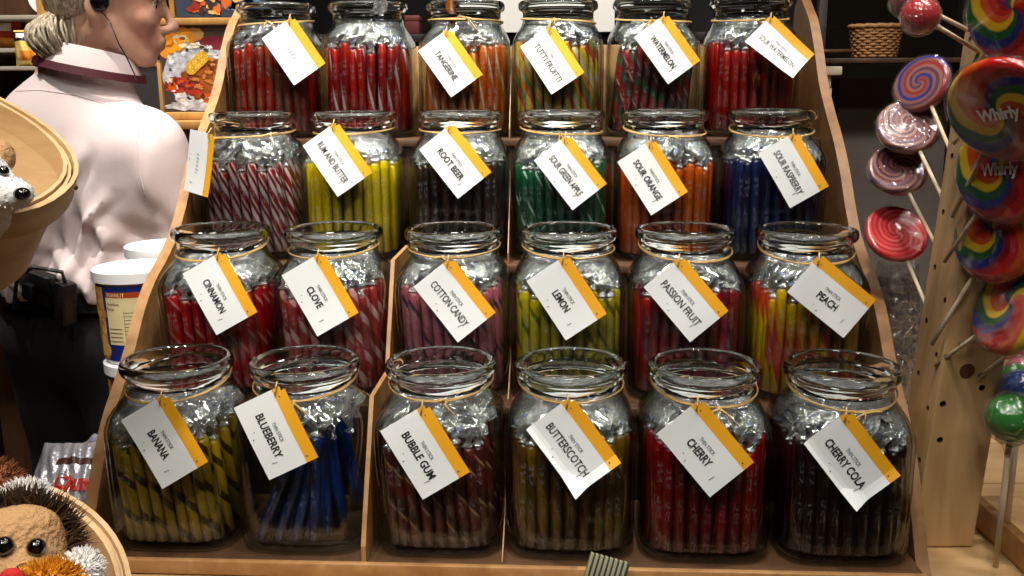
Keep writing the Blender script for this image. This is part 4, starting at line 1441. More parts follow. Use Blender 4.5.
def seam(name, pxs, width, mat, off=0.0005, thick=None, n=6):
    pts = []
    for i in range(len(pxs) - 1):
        for k in range(8):
            u = k / 8
            hit = on_shirt(pxs[i][0] * (1 - u) + pxs[i + 1][0] * u, pxs[i][1] * (1 - u) + pxs[i + 1][1] * u, off)
            if hit: pts.append(hit[0])
    if len(pts) > 3:
        return MB().tube(pts, width, n).build(name, [mat], wk, smooth=True)


seamm = pm('shirt_seam', srgb(236, 220, 220), 0.8)
seam('yoke_seam', [(2, 92), (40, 90), (75, 95), (105, 104), (136, 122)], 0.0012, seamm, 0.0)
seam('sleeve_seam', [(150, 98), (140, 118), (137, 142), (140, 175), (146, 200)], 0.0012, seamm, 0.0)

# collar: a folded band round the neck
cv, cf = [], []
nseg = 40
ax_u = Vector((0.20, 0.10, 0.97)).normalized(); ax_x = Vector(BR.tolist()); ax_x = (ax_x - ax_u * ax_x.dot(ax_u)).normalized(); ax_y = ax_u.cross(ax_x)
prof = [(0.068, -0.030), (0.066, 0.006), (0.068, 0.010), (0.072, 0.006), (0.086, -0.026), (0.088, -0.030), (0.084, -0.031), (0.070, -0.002)]
for i in range(nseg + 1):
    a = PI * 0.5 + math.radians(28) + (2 * PI - math.radians(56)) * i / nseg
    for (r_, z_) in prof:
        wob = 1 + 0.02 * math.sin(3 * a)
        cv.append(Vector((nc - WO).tolist()) + (ax_x * math.cos(a) + ax_y * math.sin(a) * 0.98) * r_ * wob + ax_u * z_)
k = len(prof)
for i in range(nseg):
    for j in range(k):
        cf.append((i * k + j, i * k + (j + 1) % k, (i + 1) * k + (j + 1) % k, (i + 1) * k + j))
cf += [tuple(range(k)), tuple(nseg * k + j for j in reversed(range(k)))]
mesh_obj('collar', cv, cf, [M['shirt']], wk, 'auto')

# maroon apron strap across the nape with its slider
M['maroon'] = pm('maroon_webbing', srgb(84, 22, 36), 0.7, bump=0.2, bscale=400)
strap_v, strap_f = [], []
spts = []
for i in range(49):
    a = math.radians(122) + math.radians(296) * i / 48
    spts.append(Vector((nc - WO).tolist()) + (ax_x * math.cos(a) + ax_y * math.sin(a)) * 0.090 + ax_u * (-0.026 - 0.008 * math.cos(a + 1.2)))
for i, p in enumerate(spts):
    o_ = (p - Vector((nc - WO).tolist())); o_ = (o_ - ax_u * o_.dot(ax_u)).normalized()
    for d_, u_ in ((0, -0.007), (0.0016, -0.007), (0.0016, 0.007), (0, 0.007)):
        strap_v.append(p + o_ * d_ + ax_u * u_ - o_ * (0.002 if u_ > 0 else -0.002))
for i in range(48):
    for j in range(4):
        strap_f.append((i * 4 + j, i * 4 + (j + 1) % 4, (i + 1) * 4 + (j + 1) % 4, (i + 1) * 4 + j))
mesh_obj('apron_strap', strap_v, strap_f, [M['maroon']], wk, 'auto')
sb = spts[19]; sdir = (spts[20] - spts[18]).normalized(); so = (sb - Vector((nc - WO).tolist())); so = (so - ax_u * so.dot(ax_u)).normalized()
Mx = Matrix((sdir, so, sdir.cross(so))).transposed().to_4x4(); Mx.translation = sb + so * 0.003
bk = MB().box((-0.012, -0.003, -0.010), (0.012, 0.004, 0.010), bev=0.002, mat=Mx)
bk.box((-0.016, -0.001, -0.006), (-0.0125, 0.006, 0.006), bev=0.001, mat=Mx); bk.box((0.0125, -0.001, -0.006), (0.016, 0.006, 0.006), bev=0.001, mat=Mx)
bk.build('strap_slider', [M['maroon']], wk)
# thin wire from the earpiece into the collar
MB().tube([ec + Vector((0.004, -0.006, -0.016)), Vector(at(110, 22, PY - 0.155)) - Vector(WO), Vector(at(118, 42, PY - 0.155)) - Vector(WO), Vector(at(128, 60, PY - 0.150)) - Vector(WO), Vector(at(137, 80, PY - 0.125)) - Vector(WO)], 0.0012, 6).build('earpiece_wire', [M['plastic_black']], wk, smooth=True)

# trousers, belt and the pouch on it
def trouser_sdf(P):
    t = d_ell(P, bp(0, 0.0, 0.96), (0.182, 0.130, 0.15), BROT)
    for h, k, a, f in LEGS:
        t = smin(t, d_cap(P, h, k, 0.104, 0.078), 0.035)
        t = smin(t, d_cap(P, k, (a[0], a[1], 0.045), 0.078, 0.070), 0.02)
    q = (P - WO) @ BROT
    t = t - 0.003 * np.sin(q[..., 2] * 34 + 6 * q[..., 0]) * np.clip((0.95 - q[..., 2]) * 3, 0, 1)
    t = smax(t, q[..., 2] - 1.072, 0.004)
    return t


M['trouser'] = pm('black_trouser_cloth', srgb(9, 9, 10), 0.9, bump=0.1, bscale=500)
net_obj('trousers', trouser_sdf, (BC[0] - 0.30, PY - 0.30, -0.01), (BC[0] + 0.30, PY + 0.30, 1.10), 0.011, [M['trouser']], wk, WO)
bl = []
for i in range(49):
    a = 2 * PI * i / 48
    bl.append(Vector((bp(0.186 * math.cos(a), 0.134 * math.sin(a), 1.035) - WO).tolist()))
bv_, bf_ = [], []
for i, p in enumerate(bl):
    o_ = Vector((p.x, p.y, 0)).normalized()
    for d_, u_ in ((0, -0.018), (0.004, -0.018), (0.004, 0.018), (0, 0.018)): bv_.append(p + o_ * d_ + Vector((0, 0, u_)))
for i in range(48):
    for j in range(4): bf_.append((i * 4 + j, i * 4 + (j + 1) % 4, (i + 1) * 4 + (j + 1) % 4, (i + 1) * 4 + j))
M['leather'] = pm('black_leather', srgb(15, 14, 15), 0.45, bump=0.2, bscale=150)
mesh_obj('belt', bv_, bf_, [M['leather']], wk, 'auto')
pc = Vector(at(40, 288, PY - 0.150)) - Vector(WO)
Mp = Matrix.Translation(pc) @ Matrix.Rotation(-0.5, 4, 'Z') @ Matrix.Rotation(0.15, 4, 'Y')
pb = MB().box((-0.040, -0.012, -0.030), (0.040, 0.018, 0.030), bev=0.010, mat=Mp)
pb.box((-0.042, -0.018, 0.002), (0.042, 0.0, 0.032), bev=0.006, mat=Mp)
pb.box((-0.012, -0.028, -0.012), (0.012, -0.016, 0.012), bev=0.003, mat=Mp)
pb.box((0.052, -0.016, -0.050), (0.082, 0.016, 0.028), bev=0.007, mat=Mp)
pb.tube([Mp @ Vector((0.067, 0, 0.026)), Mp @ Vector((0.075, -0.012, 0.050)), Mp @ Vector((0.03, -0.034, 0.052)), Mp @ Vector((-0.02, -0.03, 0.02)), Mp @ Vector((-0.03, -0.03, -0.04))], 0.0035, 8)
pb.build('belt_pouch', [M['leather']], wk)
for s_, L in zip((1, -1), LEGS):
    def shoe(P, L=L):
        a, f = L[2], L[3]
        t = smin(d_cap(P, (a[0], a[1], 0.05), (f[0], f[1], 0.040), 0.046, 0.040), d_cap(P, (a[0], a[1], 0.10), (a[0], a[1], 0.04), 0.045, 0.048), 0.03)
        return smax(t, -(P[..., 2] - 0.002), 0.006)
    a = L[2]
    net_obj('shoe', shoe, (a[0] - 0.14, a[1] - 0.12, -0.01), (a[0] + 0.18, a[1] + 0.24, 0.16), 0.009, [M['leather']], wk, WO)

# ------------------------------------------------------------------ splint baskets on the left with plush animals in them
def basis(xdir, nrm):
    n = Vector(nrm).normalized(); x = Vector(xdir); x = (x - n * x.dot(n)).normalized(); y = n.cross(x)
    return Matrix((x, y, n)).transposed().to_4x4()


def oval(a, rx, ry, e=2.3):
    c, s_ = math.cos(a), math.sin(a)
    r = 1 / (abs(c / rx) ** e + abs(s_ / ry) ** e) ** (1 / e)
    return r * c, r * s_


def make_basket(name_label, Mw, rx, ry, depth, base=None):
    """bent wooden basket: thin wall narrowing to the bottom, an inner and an outer hoop at the rim"""
    loc = Mw.translation.copy()
    e = empty('splint_basket', loc, name_label, 'basket', 'splint baskets of plush animals')
    rot = Mw.to_3x3().to_4x4()
    n = 64
    def band(r0, r1, z0, z1, th, wave=0.0):
        rings = []
        for (dr, z, sh) in ((0, z0, r0), (0, z1, r1), (-th, z1, r1), (-th, z0, r0)):
            ring = []
            for j in range(n):
                a = 2 * PI * j / n
                x, y = oval(a, rx * sh + dr, ry * sh + dr)
                ring.append(Vector((x, y, z + wave * math.sin(2 * a))))
            rings.append(ring)
        v = [p for r_ in rings for p in r_]
        f = []
        for i in range(4):
            for j in range(n):
                f.append((i * n + j, i * n + (j + 1) % n, ((i + 1) % 4) * n + (j + 1) % n, ((i + 1) % 4) * n + j))
        return v, f
    wl = MB(); wl.add(*band(0.86, 1.0, -depth, -0.002, 0.0028)); wl.move(lambda p: rot @ p); wl.build('basket_wall', [M['veneer']], e, 'auto')
    h = MB(); h.add(*band(1.03, 1.035, -0.024, 0.002, 0.0035)); h.move(lambda p: rot @ p); h.build('outer_hoop', [M['veneer']], e, 'auto')
    h = MB(); h.add(*band(0.972, 0.975, -0.022, 0.001, 0.003)); h.move(lambda p: rot @ p); h.build('inner_hoop', [M['veneer']], e, 'auto')
    b_ = MB(); ring = [Vector((*oval(2 * PI * j / n, rx * 0.86 - 0.003, ry * 0.86 - 0.003), -depth)) for j in range(n)]
    ring2 = [p + Vector((0, 0, 0.003)) for p in ring]
    b_.add(ring + ring2, [tuple(range(n - 1, -1, -1)), tuple(range(n, 2 * n))] + [(j, (j + 1) % n, n + (j + 1) % n, n + j) for j in range(n)])
    b_.move(lambda p: rot @ p); b_.build('basket_bottom', [M['veneer']], e, 'auto')
    nails = MB()
    for j in range(10):
        x, y = oval(2 * PI * (j + 0.3) / 10, rx * 1.035, ry * 1.035)
        nails.ball((x, y, -0.011), 0.0022, 0, 8, 5)
    nails.move(lambda p: rot @ p); nails.build('tack', [pm('brass_tack', srgb(110, 80, 46), 0.4, 0.6)], e, smooth=True)
    return e, rot


# upper one: seen from above its right end
Cu = at(-128, 118, 0.80)
e1 = (AX_R * 0.91 - AX_U * 0.36 - AX_B * 0.10).normalized()
n1 = (AX_U * 0.82 + AX_B * 0.56 + AX_R * 0.40).normalized()
Mu = basis(e1, n1); Mu.translation = Cu
bk_u, rot_u = make_basket('pale splint basket with a white plush puppy, higher on the left', Mu, 0.158, 0.100, 0.105)
# lower one, tipped towards the aisle
Cl = at(-62, 618, 0.56)
tocam = (Vector((0, 0, CAMZ)) - Cl).normalized()
Ml = basis(AX_R, (tocam * 0.80 + Vector((0.05, 0.1, 0.55))).normalized()); Ml.translation = Cl
bk_l, rot_l = make_basket('pale splint basket with a brown maned plush, at the lower left', Ml, 0.112, 0.112, 0.10)
# wooden stand (its post is outside the view) that holds both
std = empty('basket_stand', (-0.78, 0.62, 0), 'dark wooden stand with cradle arms that carries the two splint baskets', 'stand')
so_ = Vector((-0.78, 0.62, 0))
MB().box((-0.03, -0.03, 0), (0.03, 0.03, 1.75), bev=0.004).build('post', [M['darkwood']], std)
MB().box((-0.20, -0.20, 0), (0.20, 0.20, 0.035), bev=0.006).build('base', [M['darkwood']], std)
for Mx_, dep in ((Mu, 0.105), (Ml, 0.10)):
    nn = Mx_.to_3x3() @ Vector((0, 0, 1))
    bc = Mx_.translation - nn * (dep + 0.0065)
    pm_ = basis(Mx_.to_3x3() @ Vector((1, 0, 0)), nn); pm_.translation = bc - so_
    MB().box((-0.075, -0.05, -0.012), (0.075, 0.05, 0.0), bev=0.002, mat=pm_).build('cradle', [M['darkwood']], std)
    MB().tube([Vector((0, 0, bc.z - 0.08)), (bc - so_) * 0.5 + Vector((0, 0, bc.z * 0.5 - 0.05)), bc - so_ - nn * 0.010], 0.016, 8).build('arm', [M['darkwood']], std)

FURW = pm('white_plush', srgb(246, 243, 238), 0.9, bump=0.25, bscale=300, var=0.04)
FURB = pm('black_plush', srgb(30, 27, 27), 0.9, bump=0.5, bscale=260, var=0.1)
FURT = pm('tan_plush', srgb(196, 152, 104), 0.9, bump=0.5, bscale=240, var=0.08)
FURD = hairmat('dark_brown_mane', srgb(94, 68, 46), srgb(46, 34, 26), (20, 20, 20))
FURY = hairmat('yellow_fluff', srgb(240, 176, 50), srgb(206, 130, 30), (20, 20, 20))


# white puppy in the upper basket
def at_d(px, py, d): return Vector((0, 0, CAMZ)) + ray(px, py) * d


pp = at_d(-14, 185, 0.75)
pup = empty('plush_puppy', pp, 'white plush puppy with dark eye patches looking out of the upper basket', 'plush toy')
pl = lambda r_, u_, b_: AX_R * r_ + AX_U * u_ + AX_B * b_
def V3(v): return np.array((v.x, v.y, v.z))
def face_cam(p):
    """axes of a plush that looks at the aisle: right, up, front"""
    global CAMR, pl
    b_ = (Vector((0, 0, CAMZ)) - p).normalized()
    r_ = Vector((0, 0, 1)).cross(b_).normalized(); u_ = b_.cross(r_)
    CAMR = np.stack([V3(r_), V3(u_), V3(b_)], 1)
    pl = lambda a, b, c: r_ * a + u_ * b + b_ * c


face_cam(pp)
def pup_sdf(P):
    q = P @ CAMR
    d = d_ell(q, (-0.008, 0.002, 0), (0.028, 0.028, 0.027))
    d = smin(d, d_ell(q, (0.014, -0.008, 0.018), (0.019, 0.013, 0.016)), 0.012)
    d = smin(d, d_ell(q, (-0.016, -0.026, -0.018), (0.034, 0.022, 0.03)), 0.02)
    return d + 0.0010 * np.sin(q[..., 0] * 700) * np.sin(q[..., 1] * 620) * np.sin(q[..., 2] * 660)
g = [np.arange(-0.08, 0.08, 0.003)] * 3
hd = net_obj('plush_head', pup_sdf, None, None, 0, [FURW], pup, None, g)
v_, f_ = hair_geo(hd, 900, 0.0020, 0.0005, 3)
mesh_obj('plush_fur', v_, f_, [FURW], pup, False)
MB().ball(pl(0.0235, -0.008, 0.0335), (0.0066, 0.0060, 0.0050), 0, 16, 10).build('nose', [M['eye']], pup, smooth=True)
for (r_, u_) in ((-0.003, 0.007), (0.013, 0.010)):
    MB().ball(pl(r_, u_, 0.0265 if r_ < 0 else 0.0225), 0.0042, 0, 14, 10).build('eye', [M['eye']], pup, smooth=True)
def patch_sdf(P):
    q = P @ CAMR
    return d_ell(q, (-0.006, 0.008, 0.018), (0.010, 0.012, 0.0095))
pt = net_obj('eye_patch', patch_sdf, None, None, 0, [FURB], pup, None, [np.arange(-0.04, 0.06, 0.003)] * 3)
def ear_sdf(P):
    q = P @ CAMR
    return d_ell(q, (-0.032, 0.008, 0.004), (0.009, 0.022, 0.011))
net_obj('ear', ear_sdf, None, None, 0, [FURB], pup, None, [np.arange(-0.07, 0.07, 0.0035)] * 3)
def tan_sdf(P):
    q = P @ CAMR
    return d_ell(q, (0.012, 0.022, -0.012), (0.012, 0.014, 0.012))
te_ = net_obj('ear', tan_sdf, None, None, 0, [FURT], pup, None, [np.arange(-0.04, 0.07, 0.0035)] * 3)

# lion in the lower basket
lp = at_d(17, 553, 0.60)
face_cam(lp)
lion = empty('plush_lion', lp, 'tan plush animal with a dark brown mane in the lower basket', 'plush toy')
def lion_sdf(P):
    q = P @ CAMR
    d = d_ell(q, (0, 0, 0), (0.031, 0.030, 0.028))
    d = smin(d, d_ell(q, (0.003, -0.014, 0.022), (0.016, 0.012, 0.014)), 0.010)
    d = smin(d, d_ell(q, (0.0, 0.014, 0.014), (0.024, 0.012, 0.012)), 0.010)
    return smin(d, d_ell(q, (0, -0.045, -0.030), (0.034, 0.036, 0.030)), 0.02)
lh = net_obj('plush_body', lion_sdf, None, None, 0, [FURT], lion, None, [np.arange(-0.09, 0.07, 0.003)] * 3)
def mane_mask(c):
    q = np.array(c) @ CAMR
    return q[2] < 0.012 and (q[0] ** 2 + q[1] ** 2) > 0.020 ** 2 and q[1] > -0.030
v_, f_ = hair_geo(lh, 3000, 0.0135, 0.0007, 6, dirfn=lambda c: AX_B * 0.35 + AX_U * 0.3, mask=mane_mask, curl=0.45)
mesh_obj('mane', v_, f_, [FURD], lion, False)
for r_ in (-0.0062, 0.0105):
    MB().ball(pl(r_, 0.0040 - r_ * 0.3, 0.0290), 0.0058, 0, 16, 10).build('eye', [M['eye']], lion, smooth=True)
MB().ball(pl(0.003, -0.0105, 0.0365), (0.006, 0.004, 0.004), 0, 14, 8).build('nose', [pm('brown_plush_nose', srgb(70, 44, 34), 0.6)], lion, smooth=True)

# yellow chick beside it, and a white one and an orange one behind
def fluffy(name, label, c, r, surfm, hairm, seed, n=1500, ln=0.010, parts=()):
    e = empty(name, c, label, 'plush toy')
    sd = lambda P: d_ell(P @ CAMR, (0, 0, 0), r)
    m_ = max(r) + 0.01
    b_ = net_obj('plush_body', sd, None, None, 0, [surfm], e, None, [np.arange(-m_, m_, 0.003)] * 3)
    v_, f_ = hair_geo(b_, n, ln, 0.0007, seed)
    mesh_obj('plush_fur', v_, f_, [hairm], e, False)
    for (nm, off, rr_, mt) in parts:
        MB().ball(pl(*off), rr_, 0, 16, 10).build(nm, [mt], e, smooth=True)
    return e


REDP = pm('red_felt', srgb(206, 40, 36), 0.9, bump=0.3, bscale=300)
fluffy('plush_chick', 'yellow fluffy plush with a red beak under the maned plush', at_d(46, 592, 0.545), (0.018, 0.015, 0.014), FURY, FURY, 8, 1800, 0.006,
       (('beak', (-0.016, 0.012, 0.016), (0.007, 0.005, 0.006), REDP),))
fluffy('plush_lamb', 'white plush ear tuft between the basket wall and the maned plush', at_d(24, 498, 0.64), (0.014, 0.010, 0.012), FURW, FURW, 9, 1200, 0.005)
fluffy('plush_bear', 'orange brown plush at the left edge of the lower basket', at_d(-14, 494, 0.665), (0.024, 0.022, 0.020), pm('orange_plush', srgb(140, 84, 48), 0.9, bump=0.4, bscale=260), hairmat('orange_fur', srgb(150, 92, 54), srgb(108, 64, 36), (20, 20, 20)), 10, 1200, 0.006)
fluffy('plush_seal', 'small white plush at the right end inside the lower basket', at_d(82, 570, 0.60), (0.011, 0.012, 0.014), FURW, FURW, 11, 900, 0.004)

# ------------------------------------------------------------------ tubs and bags left of the rack
M['tub_blue'] = pm('tub_blue', srgb(28, 44, 120), 0.35, var=0.05)
M['tub_cream'] = pm('tub_cream', srgb(226, 212, 160), 0.4, var=0.04)
M['tub_yellow'] = pm('tub_snack_yellow', srgb(214, 156, 70), 0.4, var=0.35, vscale=60)
M['tub_orange'] = pm('tub_orange', srgb(176, 70, 24), 0.4, var=0.1)
M['tub_brown'] = pm('tub_brown', srgb(104, 58, 34), 0.4, var=0.4, vscale=70)


def make_tub(c, label, rt, h, turn, face=True):
    e = empty('snack_tub', c, label, 'tub', 'white-lidded snack tubs left of the rack')
    rb = rt * 0.93
    MB().lathe([(rb * 0.96, 0), (rb, 0.004), (rt, h - 0.012), (rt - 0.002, h - 0.010), (rb - 0.002, 0.006), (0.0, 0.005)], 48).build('tub_body', [M['plastic_white']], e, smooth='auto')
    MB().lathe([(0.0, h), (rt - 0.006, h), (rt - 0.004, h + 0.002), (rt + 0.002, h + 0.002), (rt + 0.0045, h), (rt + 0.0045, h - 0.014), (rt + 0.0022, h - 0.014), (rt + 0.0020, h - 0.002)], 48).build('lid', [M['plastic_white']], e, smooth='auto')
    lb = MB()
    def pt(a, z, off=0.0006):
        r_ = rb + (rt - rb) * z / h + off
        return Vector((r_ * math.cos(a), r_ * math.sin(a), z))
    def patch(a0, a1, z0, z1, m, off, n=24):
        vs, fs = [], []
        for j in range(n + 1):
            a = a0 + (a1 - a0) * j / n
            vs += [pt(a, z0, off), pt(a, z1, off)]
        for j in range(n): fs.append((2 * j, 2 * j + 2, 2 * j + 3, 2 * j + 1))
        lb.add(vs, fs, m)
    patch(0, 2 * PI, 0.006, h - 0.018, 0 if face else 4, 0.0006, 64)
    A0 = turn
    def words(s_, ac, zc, wd, ht, m, off=0.0014, bold=0.01):
        vs, fs = text_geo(s_, wd, ht, bold)
        lb.add([pt(ac + (x - wd / 2) / rt, zc - ht / 2 + y, off) for x, y in vs], fs, m)
    if face:
        patch(A0 - 0.52, A0 + 0.85, 0.030, h - 0.034, 1, 0.0010)          # cream panel
        patch(A0 - 0.50, A0 + 0.85, h - 0.034, h - 0.026, 3, 0.0011)      # orange strip
        words('PEANUT', A0 - 0.20, h - 0.030, 0.026, 0.0055, 1)
        patch(A0 - 1.05, A0 - 0.62, 0.008, h - 0.020, 2, 0.0010)          # pictured snack
        rr = random.Random(12)
        for k in range(26):
            a = A0 - 1.0 + rr.random() * 0.36; z = 0.016 + rr.random() * (h - 0.045); d_ = 0.004 + rr.random() * 0.005
            lb.add([pt(a + d_ / rt * math.cos(q), z + d_ * 1.3 * math.sin(q), 0.0013 + 0.00002 * k) for q in np.linspace(0, 2 * PI, 9)[:-1]], [tuple(range(8))], 5 if k % 2 else 6)
        words('Nutrition', A0 - 0.30, h - 0.043, 0.018, 0.0040, 4)
        words('Facts', A0 - 0.38, h - 0.050, 0.011, 0.0040, 4)
        for k in range(8):
            patch(A0 - 0.02, A0 + 0.32, 0.040 + 0.0052 * k, 0.0408 + 0.0052 * k, 4, 0.0013, 8)
        for k in range(4):
            patch(A0 - 0.48, A0 - 0.10, 0.0345 + 0.0060 * k, 0.0357 + 0.0060 * k, 4, 0.0013, 8)
        patch(A0 - 0.02, A0 - 0.012, 0.040, 0.078, 4, 0.0013, 1); patch(A0 + 0.32, A0 + 0.328, 0.040, 0.078, 4, 0.0013, 1)
        words('lb', A0 + 0.46, 0.050, 0.010, 0.007, 4)
    else:
        rr = random.Random(13)
        for k in range(60):
            a = A0 - 1.2 + rr.random() * 2.2; z = 0.012 + rr.random() * (h - 0.040); d_ = 0.005 + rr.random() * 0.006
            lb.add([pt(a + d_ / rt * math.cos(q), z + d_ * 1.3 * math.sin(q), 0.0010 + 0.00002 * k) for q in np.linspace(0, 2 * PI, 9)[:-1]], [tuple(range(8))], (5, 6, 2)[k % 3])
    lb.build('wrap_label', [M['tub_blue'], M['tub_cream'], M['tub_yellow'], M['tub_orange'], M['tub_brown'], pm('snack_gold', srgb(226, 178, 84), 0.5, var=0.2, vscale=90), pm('snack_tan', srgb(186, 120, 60), 0.5, var=0.2, vscale=90)], e, smooth=True)
    return e


TY = 1.34
lidp = at(131, 268, TY)
TR, TH = 0.0530, 0.1120
tubx = at(134, 268, TY).x
htot = lidp.z - TZ
TH = htot / 2 - 0.001
make_tub((tubx, TY, TZ + 0.0005 + TH + 0.003), 'white-lidded blue and cream snack tub on top of another tub', TR, TH, math.radians(-88), True)
make_tub((tubx + 0.004, TY, TZ + 0.0005), 'brown snack tub under the blue and cream one', TR * 0.98, TH, math.radians(-90), False)
tz2 = at(160, 246, TY + 0.12)
make_tub((tz2.x, TY + 0.125, TZ + 0.0005), 'white-lidded snack tub mostly hidden behind the stacked tubs', TR * 0.95, max(0.1, tz2.z - TZ), math.radians(-90), False)

M['foil'] = pm('silver_foil', srgb(206, 206, 212), 0.3, 0.45, bump=0.7, bscale=45, var=0.08)
M['foil_red'] = pm('bag_red_print', srgb(214, 54, 30), 0.4, var=0.05)
M['foil_brown'] = pm('bag_brown_print', srgb(84, 44, 34), 0.4, var=0.2)
M['foil_blue'] = pm('bag_grey_print', srgb(150, 156, 190), 0.35, var=0.1)


def make_bag(c, rot, wd, ln, th, label, front):
    """pillow bag with crimped ends, lying; front() draws on it"""
    e = empty('candy_bag', c, label, 'bag', 'silver candy bags left of the rack')
    rr = random.Random(hash(label) % 1000 if False else len(label))
    def top(u, v):
        x, y = (u - 0.5) * wd, (v - 0.5) * ln
        b_ = max(0.0, 1 - abs(2 * u - 1) ** 3) * max(0.0, 1 - abs(2 * v - 1) ** 3.5)
        wr = 0.0022 * math.sin(u * 23 + 4 * v) * math.sin(v * 9 + 1) + 0.0016 * math.sin(u * 47 + v * 13)
        return Vector((x * (1 - 0.03 * b_), y, 0.003 + th * b_ ** 0.7 + wr * (0.3 + b_)))
    nu, nv = 40, 40
    mb = MB()
    vs = [rot @ top(i / nu, j / nv) for j in range(nv + 1) for i in range(nu + 1)]
    vs2 = [rot @ Vector((top(i / nu, j / nv).x, top(i / nu, j / nv).y, 0.0008)) for j in range(nv + 1) for i in range(nu + 1)]
    fs = [(j * (nu + 1) + i, j * (nu + 1) + i + 1, (j + 1) * (nu + 1) + i + 1, (j + 1) * (nu + 1) + i) for j in range(nv) for i in range(nu)]
    mb.add(vs, fs, 0); mb.add(vs2, [f[::-1] for f in fs], 0)
    per = [i for i in range(nu + 1)] + [j * (nu + 1) + nu for j in range(1, nv + 1)] + [nv * (nu + 1) + i for i in range(nu - 1, -1, -1)] + [j * (nu + 1) for j in range(nv - 1, 0, -1)]
    n = (nu + 1) * (nv + 1)
    mb.f += [(per[k] + n, per[(k + 1) % len(per)] + n, per[(k + 1) % len(per)], per[k]) for k in range(len(per))]; mb.m += [0] * len(per)
    def surf(u, v, off=0.0008): return rot @ (top(u, v) + Vector((0, 0, off)))
    def rect(u0, u1, v0, v1, m, off=0.0008, n_=16):
        q = [surf(u0 + (u1 - u0) * i / n_, v0 + (v1 - v0) * j / 4, off) for j in range(5) for i in range(n_ + 1)]
        mb.add(q, [(j * (n_ + 1) + i, j * (n_ + 1) + i + 1, (j + 1) * (n_ + 1) + i + 1, (j + 1) * (n_ + 1) + i) for j in range(4) for i in range(n_)], m)
    def word(s_, uc, vc, w_, h_, m, bold=0.03):
        vs_, fs_ = text_geo(s_, w_, h_, bold)
        mb.add([surf(uc + (x - w_ / 2) / wd, vc + (y - h_ / 2) / ln, 0.0016) for x, y in vs_], fs_, m)
    front(rect, word)
    mb.build('foil_pouch', [M['foil'], M['foil_red'], M['foil_brown'], M['foil_blue']], e, smooth=True)


def f1(rect, word):
    word('Chunk', 0.62, 0.40, 0.054, 0.022, 1, 0.05)
    rect(0.30, 0.78, 0.64, 0.72, 2)
    rect(0.50, 0.85, 0.16, 0.21, 3)


def f2(rect, word):
    rect(0.05, 0.95, 0.18, 0.30, 2)
    rect(0.30, 0.85, 0.40, 0.62, 3)
    rect(0.15, 0.30, 0.45, 0.75, 0)


bz = TZ
pb1 = at(74, 482, 1.06)
make_bag(Vector((-0.545, 1.112, TZ + 0.038)), Matrix.Rotation(-0.02, 3, 'Z') @ Matrix.Rotation(0.74, 3, 'X'), 0.108, 0.105, 0.020, 'silver candy bag with red lettering reading Chunk beside the rack', f1)
make_bag(Vector((-0.552, 1.232, TZ + 0.001)), Matrix.Rotation(0.03, 3, 'Z'), 0.118, 0.112, 0.046, 'silver candy bag behind the one with red lettering', f2)

# ------------------------------------------------------------------ lollipop post
pb0 = at(949, 548, 1.0)
PX0, PX1 = 0.4545, 0.5235
PYF = 1.0
post = empty('lollipop_post', ((PX0 + PX1) / 2, PYF + 0.034, TZ), 'pale drilled pine post holding lollipops right of the rack', 'lollipop stand')
PO = Vector(((PX0 + PX1) / 2, PYF + 0.034, TZ))
PHT = 0.86
SHX = 0.056        # the post leans a little to the right
def lean(p): return Vector((p.x + SHX * p.z / PHT, p.y, p.z))
hw_ = (PX1 - PX0) / 2
pbm = MB().box((-hw_, -0.034, 0.0005), (hw_, 0.034, PHT), bev=0.0025)
po = pbm.build('post_block', [M['post']], post)
# drilled holes, cut with a boolean
cut = MB()
front_holes, left_holes = [], []
rr = random.Random(4)
def front_pt(px, py):
    h = at(px, py, PYF); z = h.z - TZ
    return Vector((h.x - PO.x - SHX * z / PHT, -0.034, z))
FH = [(943, 404), (982, 388), (940, 440), (940, 331), (947, 357), (981, 376), (953, 249), (958, 205), (946, 290), (965, 130), (973, 70), (985, 300), (992, 232)]
for (px, py) in FH: front_holes.append(front_pt(px, py))
for k in range(11):
    for col in (0, 1):
        z = 0.10 + 0.062 * k + (0.03 if col else 0)
        left_holes.append(Vector((-hw_, -0.018 + 0.036 * col, z)))
for h in front_holes:
    cut.lathe([(0.0036, -0.004), (0.0036, 0.022)], 14, 0, Matrix.Translation(h) @ Matrix.Rotation(-PI / 2, 4, 'X'))
for h in left_holes:
    cut.lathe([(0.0034, -0.004), (0.0034, 0.022)], 14, 0, Matrix.Translation(h) @ Matrix.Rotation(PI / 2, 4, 'Y'))
co = cut.build('cutter', [M['hole']])
bm = bmesh.new(); bm.from_mesh(co.data); bmesh.ops.recalc_face_normals(bm, faces=bm.faces); bm.to_mesh(co.data); bm.free()
bm = bmesh.new(); bm.from_mesh(po.data); bmesh.ops.recalc_face_normals(bm, faces=bm.faces); bm.to_mesh(po.data); bm.free()
co.parent = post
md = po.modifiers.new('b', 'BOOLEAN'); md.object = co; md.operation = 'DIFFERENCE'; md.solver = 'EXACT'; md.use_self = True; md.material_mode = 'TRANSFER'
bpy.context.view_layer.update()
dg = bpy.context.evaluated_depsgraph_get()
nm = bpy.data.meshes.new_from_object(po.evaluated_get(dg))
po.modifiers.clear()
if len(nm.vertices) > 20: po.data = nm
po.data.polygons.foreach_set('use_smooth', [False] * len(po.data.polygons))
bpy.data.objects.remove(co)
for v in po.data.vertices: v.co = lean(v.co)
